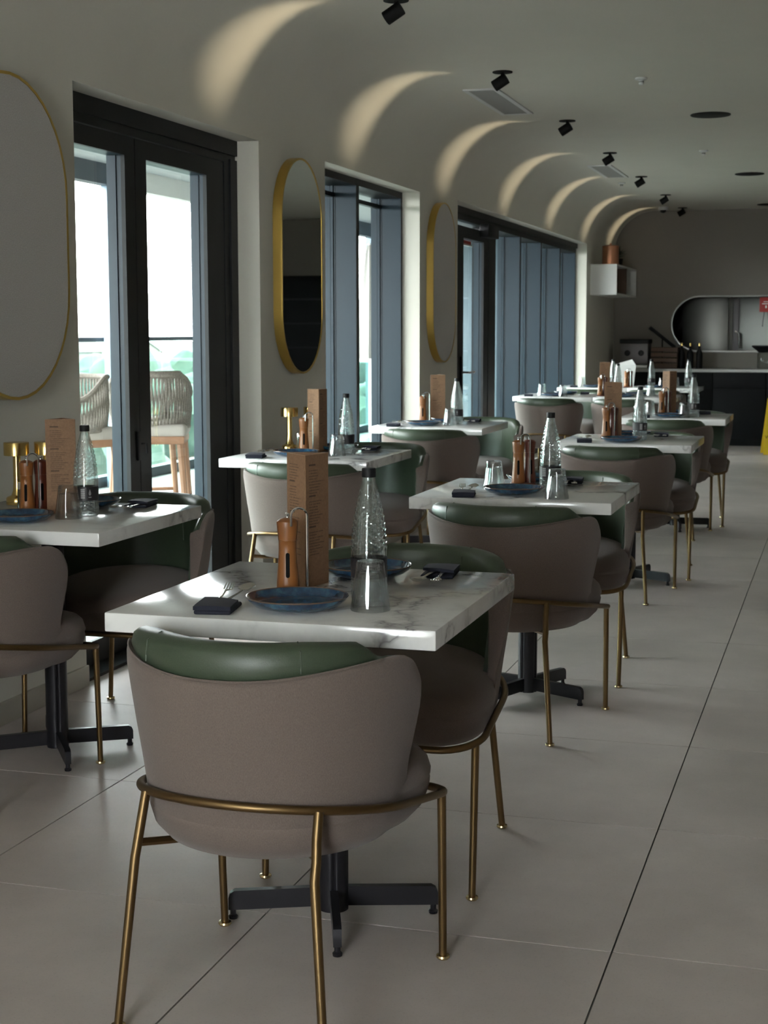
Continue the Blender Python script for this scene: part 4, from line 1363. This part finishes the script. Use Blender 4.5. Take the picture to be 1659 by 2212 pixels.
discs.put((-0.870, 17.95, ZC), 0, 'round black ceiling disc farthest away at the right edge', 'black ceiling discs')
t_ = thing('dome_camera', 'small white dome camera with black lens on the far ceiling', 'camera', (-2.05, 18.0, ZC))
b = B(); b.lathe([(0.055, 0), (0.055, -0.03), (0.05, -0.035), (0, -0.035)], 24, cap1=False); b.build('housing', M['white_plastic'], t_)
b = B(); b.lathe([(0.036, -0.034), (0.033, -0.05), (0.02, -0.064), (0, -0.068)], 20, cap1=False); b.build('lens', M['black'], t_)

# ---- far end: counter, shelf, hatch, kitchen
YC = 17.98
t_ = thing('counter', 'long charcoal counter with pale worktop along the far wall', 'counter', (0, YC, 0))
B().box(XW + 0.02, 0.72, 0.02, YE - YC - 0.005, 0, 0.84).build('carcass', M['counter_dark'], t_, smooth=0)
b = B(); b.bbox(XW + 0.01, 0.74, -0.015, YE - YC - 0.004, 0.84, 0.875, bev=0.003); b.build('worktop', M['counter_top'], t_)
x = XW + 0.03
while x < 0.5:
    b = B(); b.bbox(x, x + 0.59, 0.0, 0.02, 0.66, 0.835, bev=0.002); b.build('drawer_front', M['counter_dark'], t_)
    b = B(); b.bbox(x, x + 0.59, 0.0, 0.02, 0.08, 0.65, bev=0.002); b.build('cabinet_door', M['counter_dark'], t_)
    x += 0.60
# white open shelf on the window wall
SY0, SY1, SX1 = 16.72, 18.35, -2.385
t_ = thing('wall_shelf', 'white box shelf with open front high on the far left wall', 'shelf', (XW, SY0, 1.70))
d_ = SX1 - XW; l_ = SY1 - SY0; hh = 0.33
for nm, bx in (('side_panel', (0, d_, 0, 0.025, 0, hh)), ('side_panel', (0, d_, l_ - 0.025, l_, 0, hh)), ('divider', (0, d_ - 0.005, l_ * 0.5 - 0.01, l_ * 0.5 + 0.01, 0.02, hh - 0.02)), ('top_board', (0, d_, 0.025, l_ - 0.025, hh - 0.02, hh)), ('bottom_board', (0, d_, 0.025, l_ - 0.025, 0, 0.02)), ('back_board', (0, 0.01, 0.025, l_ - 0.025, 0.02, hh - 0.02))):
    b = B(); b.bbox(*bx, bev=0.0015, seg=1); b.build(nm, M['oak'] if nm in ('back_board', 'divider') else M['white'], t_)
t_ = thing('copper_pot', 'ribbed copper pot on top of the white wall shelf', 'pot', (-2.49, 16.95, 1.70 + hh))
b = B(); b.lathe([(0, 0), (0.085, 0), (0.09, 0.004), (0.09, 0.195), (0.093, 0.20), (0.085, 0.20), (0.085, 0.02), (0, 0.02)], 36, cap0=False, cap1=False, rf=lambda a, r, z: 1 + 0.012 * math.cos(18 * a)); b.build('body', M['copper'], t_)
b = B(); b.lathe([(0.093, 0.20), (0.06, 0.212), (0.012, 0.216), (0.012, 0.23), (0, 0.232)], 28, cap1=False); b.build('lid', M['copper'], t_)
t_ = thing('potted_plant', 'dark leafy plant in a black pot beside the copper pot', 'plant', (-2.50, 17.55, 1.70 + hh))
b = B(); b.lathe([(0, 0), (0.05, 0), (0.065, 0.09), (0.058, 0.09), (0, 0.08)], 20, cap0=False, cap1=False); b.build('plant_pot', M['black'], t_)
lf_me = B().add([(0, 0, 0), (0.02, 0.05, 0.012), (0, 0.12, -0.01), (-0.02, 0.05, 0.012), (0, 0.055, 0.002)], [(0, 1, 4), (1, 2, 4), (2, 3, 4), (3, 0, 4)]).mesh('leaf', M['leaf'], smooth=60)
for k in range(26):
    a = k * 2.4; e = 0.2 + 1.1 * (k % 7) / 7
    inst('leaf', lf_me, t_, (0.01 * math.cos(a), 0.01 * math.sin(a), 0.085 + 0.004 * k * 0.5), (e, 0, a))
tag(B().lathe([(0, 0), (0.03, 0), (0.034, 0.02), (0.03, 0.12), (0.015, 0.16), (0.013, 0.22), (0, 0.22)], 20, cap0=False, cap1=False).build('bottle', M['oak'], None, loc=(-2.50, 17.75, 1.72)), 'brown bottle standing inside the white wall shelf', 'bottle')
# things on the counter, left
ZK = 0.875
t_ = thing('coffee_machine', 'dark grey coffee machine with two round handles at the left of the counter', 'coffee machine', (-2.36, 18.22, ZK))
b = B(); b.bbox(-0.16, 0.16, -0.14, 0.16, 0.05, 0.30, bev=0.012); b.build('body', M['grey_box'], t_)
b = B(); b.bbox(-0.17, 0.17, -0.16, 0.17, 0.29, 0.34, bev=0.01); b.build('lid', M['black'], t_)
b = B(); b.bbox(-0.16, 0.16, -0.19, 0.16, 0.0, 0.045, bev=0.006); b.build('drip_tray', M['steel'], t_)
for sx in (-1, 1):
    b = B(); b.lathe([(0.034, 0), (0.034, 0.03), (0.012, 0.034), (0.010, 0.10), (0, 0.10)], 18, tf=Matrix.Translation((sx * 0.08, -0.13, 0.18)) @ Matrix.Rotation(PI / 2, 4, 'X'), cap1=False)
    b.build('group_handle', M['black'], t_)
t_ = thing('wooden_crate', 'brown slatted wooden crate beside the coffee machine on the counter', 'crate', (-2.02, 18.25, ZK))
for k in range(4):
    for yy in (-0.12, 0.12):
        b = B(); b.bbox(-0.15, 0.15, yy - 0.006, yy + 0.006, 0.01 + k * 0.062, 0.06 + k * 0.062, bev=0.002, seg=1); b.build('slat', M['oak'], t_)
    for xx in (-0.15, 0.15):
        b = B(); b.bbox(xx - 0.006, xx + 0.006, -0.115, 0.115, 0.01 + k * 0.062, 0.06 + k * 0.062, bev=0.002, seg=1); b.build('slat', M['oak'], t_)
B().box(-0.145, 0.145, -0.115, 0.115, 0, 0.012).build('bottom_board', M['oak'], t_, smooth=0)
t_ = thing('chalkboard', 'black board leaning at a slant above the crate on the counter', 'board', (-2.08, 18.455, ZK))
tf = Matrix.Translation((0, 0, 0.36)) @ Matrix.Rotation(math.radians(38), 4, 'Y')
b = B(); b.bbox(-0.19, 0.19, -0.012, 0.012, -0.02, 0.02, bev=0.003, tf=tf); b.build('board', M['black'], t_)
b = B(); b.tube([(0.0, 0, 0), (0.0, 0, 0.36)], 0.008, 8); b.lathe([(0.07, 0), (0.07, 0.008), (0.01, 0.012)], 20); b.build('easel_leg', M['black'], t_)
def make_cb():
    t_ = thing('dark_bottle', 'x', 'bottle')
    b = B(); b.lathe([(0, 0), (0.036, 0), (0.038, 0.004), (0.038, 0.17), (0.03, 0.20), (0.014, 0.225), (0.013, 0.27)], 24, cap0=False); b.build('bottle_body', M['black'], t_)
    b = B(); b.lathe([(0.0145, 0.26), (0.0145, 0.295), (0, 0.296)], 16, cap1=False); b.build('cap', M['brass'], t_)
    return t_
cb = Kind(make_cb)
for k, (x, y) in enumerate(((-1.83, 18.24), (-1.73, 18.22), (-1.63, 18.27))):
    cb.put((x, y, ZK), 0, 'dark bottle with brass top on the counter, %s of three right of the crate' % ('left', 'middle', 'right')[k], 'dark bottles on the counter')
# glass jars at the right end of the counter
t_ = thing('glass_dispenser', 'clear glass jar with black lid on the counter under the hatch', 'jar', (-0.90, 18.20, ZK))
b = B(); b.lathe([(0, 0), (0.06, 0), (0.065, 0.01), (0.065, 0.17), (0.05, 0.20), (0, 0.20)], 28, cap0=False, cap1=False); b.build('jar_body', M['jar'], t_)
b = B(); b.lathe([(0.05, 0.19), (0.13, 0.255), (0.13, 0.27), (0, 0.272)], 24, cap1=False); b.build('lid', M['black'], t_)
t_ = thing('small_jar', 'small jar with a blue label at the right edge of the counter', 'jar', (-0.74, 18.16, ZK))
b = B(); b.lathe([(0, 0), (0.05, 0), (0.05, 0.13), (0.04, 0.15), (0, 0.15)], 24, cap0=False, cap1=False); b.build('jar_body', M['black'], t_)
b = B(); b.lathe([(0.0505, 0.04), (0.0515, 0.041), (0.0515, 0.09), (0.0505, 0.091)], 24, cap0=False, cap1=False); b.build('label_band', M['glaze'], t_)
# kitchen behind the hatch
YK = YE + 2.1
b = B(); b.box(XO, XR, YK, YK + 0.1, 0, ZC); b.box(XO - 0.1, XO, YE, YK, 0, ZC); b.box(XO, XR, YE + 0.12, YK, ZC, ZC + 0.1); b.box(XR, XR + 0.1, YE, YK, 0, ZC)
struct(b.build('wall_kitchen', M['right'], smooth=0))
t_ = thing('cold_room_door', 'brushed stainless steel cold room doors seen through the oval hatch', 'door', (-1.55, YE + 1.1, 0))
for k, (a, c) in enumerate(((-0.42, 0.20), (0.28, 2.2))):
    b = B(); b.bbox(a, c, 0, 0.05, 0.05, 2.3, bev=0.006); b.build('door_panel', M['cold_steel'], t_)
b = B(); b.bbox(0.20, 0.28, 0.01, 0.06, 0.05, 2.3, bev=0.004); b.build('door_post', M['grey_box'], t_)
b = B(); b.tube([(0.24, -0.01, 1.3), (0.24, -0.06, 1.3), (0.28, -0.065, 1.28), (0.29, -0.065, 1.10)], 0.014, 8); b.build('handle', M['chrome'], t_)
b = B(); b.tube([(0.155, 0, 0.3), (0.155, -0.02, 0.9), (0.155, -0.02, 1.9)], 0.012, 8); b.build('pull_bar', M['steel'], t_)
ld = bpy.data.lights.new('kitchen_light', 'AREA'); ld.energy = 0.5; ld.shape = 'RECTANGLE'; ld.size = 1.2; ld.size_y = 0.25; ld.color = (1.0, 0.93, 0.8)
t_ = thing('kitchen_ceiling_light', 'flat kitchen ceiling light beyond the hatch', 'light', (-1.0, YE + 0.55, ZC - 0.01))
b = B(); b.bbox(-0.62, 0.62, -0.14, 0.14, -0.03, 0.0, bev=0.004); b.build('housing', M['white_plastic'], t_)
lo = bpy.data.objects.new('kitchen_light', ld); COL.objects.link(lo); lo.parent = t_; lo.location = (0, 0, -0.035)
# red first-aid style box with two black cords
t_ = thing('red_box', 'red box hanging in the hatch with two thin black cords', 'box', (-0.90, YE + 0.02, 1.53))
b = B(); b.bbox(-0.075, 0.075, -0.03, 0.03, 0.0, 0.17, bev=0.006); b.build('case', M['red'], t_)
for sx in (-1, 1):
    b = B(); b.tube([(sx * 0.02, -0.01, 0.0), (sx * 0.03, -0.012, -0.08), (sx * 0.036, -0.01, -0.16)], 0.004, 6); b.lathe([(0, -0.17), (0.007, -0.168), (0.007, -0.158), (0, -0.156)], 8, tf=Matrix.Translation((sx * 0.036, -0.01, 0)), cap0=False, cap1=False)
    b.build('cord', M['black'], t_)
b = B(); b.box(-0.045, 0.045, -0.0315, -0.030, 0.09, 0.10); b.box(-0.03, 0.03, -0.0315, -0.030, 0.115, 0.122); b.box(-0.008, 0.008, -0.0315, -0.030, 0.045, 0.075)
b.build('print', M['paper'], t_, smooth=0)
# dark drinks cabinet further right on the far wall (the mirror shows it)
t_ = thing('drinks_cabinet', 'tall black shelved drinks cabinet reflected in the gold framed mirror', 'cabinet', (0.80, 18.2, 0))
b = B(); b.box(0, 2.0, 0.0, 0.3, 0, 2.0); b.build('carcass', M['counter_dark'], t_, smooth=0)
for k in range(6):
    b = B(); b.bbox(0.02, 1.98, -0.03, 0.0, 0.2 + k * 0.3, 0.22 + k * 0.3, bev=0.002, seg=1); b.build('shelf_edge', M['gunmetal'], t_)

# yellow folding wet-floor sign
t_ = thing('wet_floor_sign', 'yellow folding wet floor sign cut by the right edge', 'sign', (-0.660, 16.9, 0), 0.15)
def board(sgn):
    b = B()
    n = 10
    pr = [(-0.165, 0.0), (0.165, 0.0), (0.115, 0.60), (0.09, 0.645), (0.05, 0.66), (-0.05, 0.66), (-0.09, 0.645), (-0.115, 0.60)]
    tf = Matrix.Translation((0, sgn * 0.15, 0)) @ Matrix.Rotation(sgn * 0.215, 4, 'X')
    b.rings([[(x, -0.008, z) for x, z in pr], [(x, 0.008, z) for x, z in pr]], True, tf=tf)
    return b.build('board', M['yellow'], t_, smooth=20), tf
bd, tf = board(-1); board(1)
b = B(); b.tube([(-0.03, 0, 0.655), (0.03, 0, 0.655)], 0.010, 8); b.build('hinge', M['yellow'], t_)
b = B()
tri = [(-0.085, 0.30), (0.085, 0.30), (0.0, 0.45)]; tri2 = [(-0.055, 0.317), (0.055, 0.317), (0.0, 0.415)]
for i in range(3):
    j = (i + 1) % 3
    b.add([(tri[i][0], -0.0095, tri[i][1]), (tri[j][0], -0.0095, tri[j][1]), (tri2[j][0], -0.0095, tri2[j][1]), (tri2[i][0], -0.0095, tri2[i][1])], [(0, 1, 2, 3)], tf=tf)
b.build('red_triangle', M['red'], bd, smooth=0)
cu = bpy.data.curves.new('sign_text', 'FONT'); cu.body = 'CAUTION\nWET FLOOR'; cu.size = 0.052; cu.align_x = 'CENTER'; cu.extrude = 0.0005
cu.materials.append(M['black'])
tmp = bpy.data.objects.new('sign_text', cu); COL.objects.link(tmp)
bpy.context.view_layer.update()
tme = bpy.data.meshes.new_from_object(tmp.evaluated_get(bpy.context.evaluated_depsgraph_get()))
bpy.data.objects.remove(tmp)
tx = bpy.data.objects.new('sign_text', tme); COL.objects.link(tx); tx.parent = bd
tx.matrix_local = tf @ Matrix.Translation((0, -0.0095, 0.225)) @ Matrix.Rotation(PI / 2, 4, 'X')
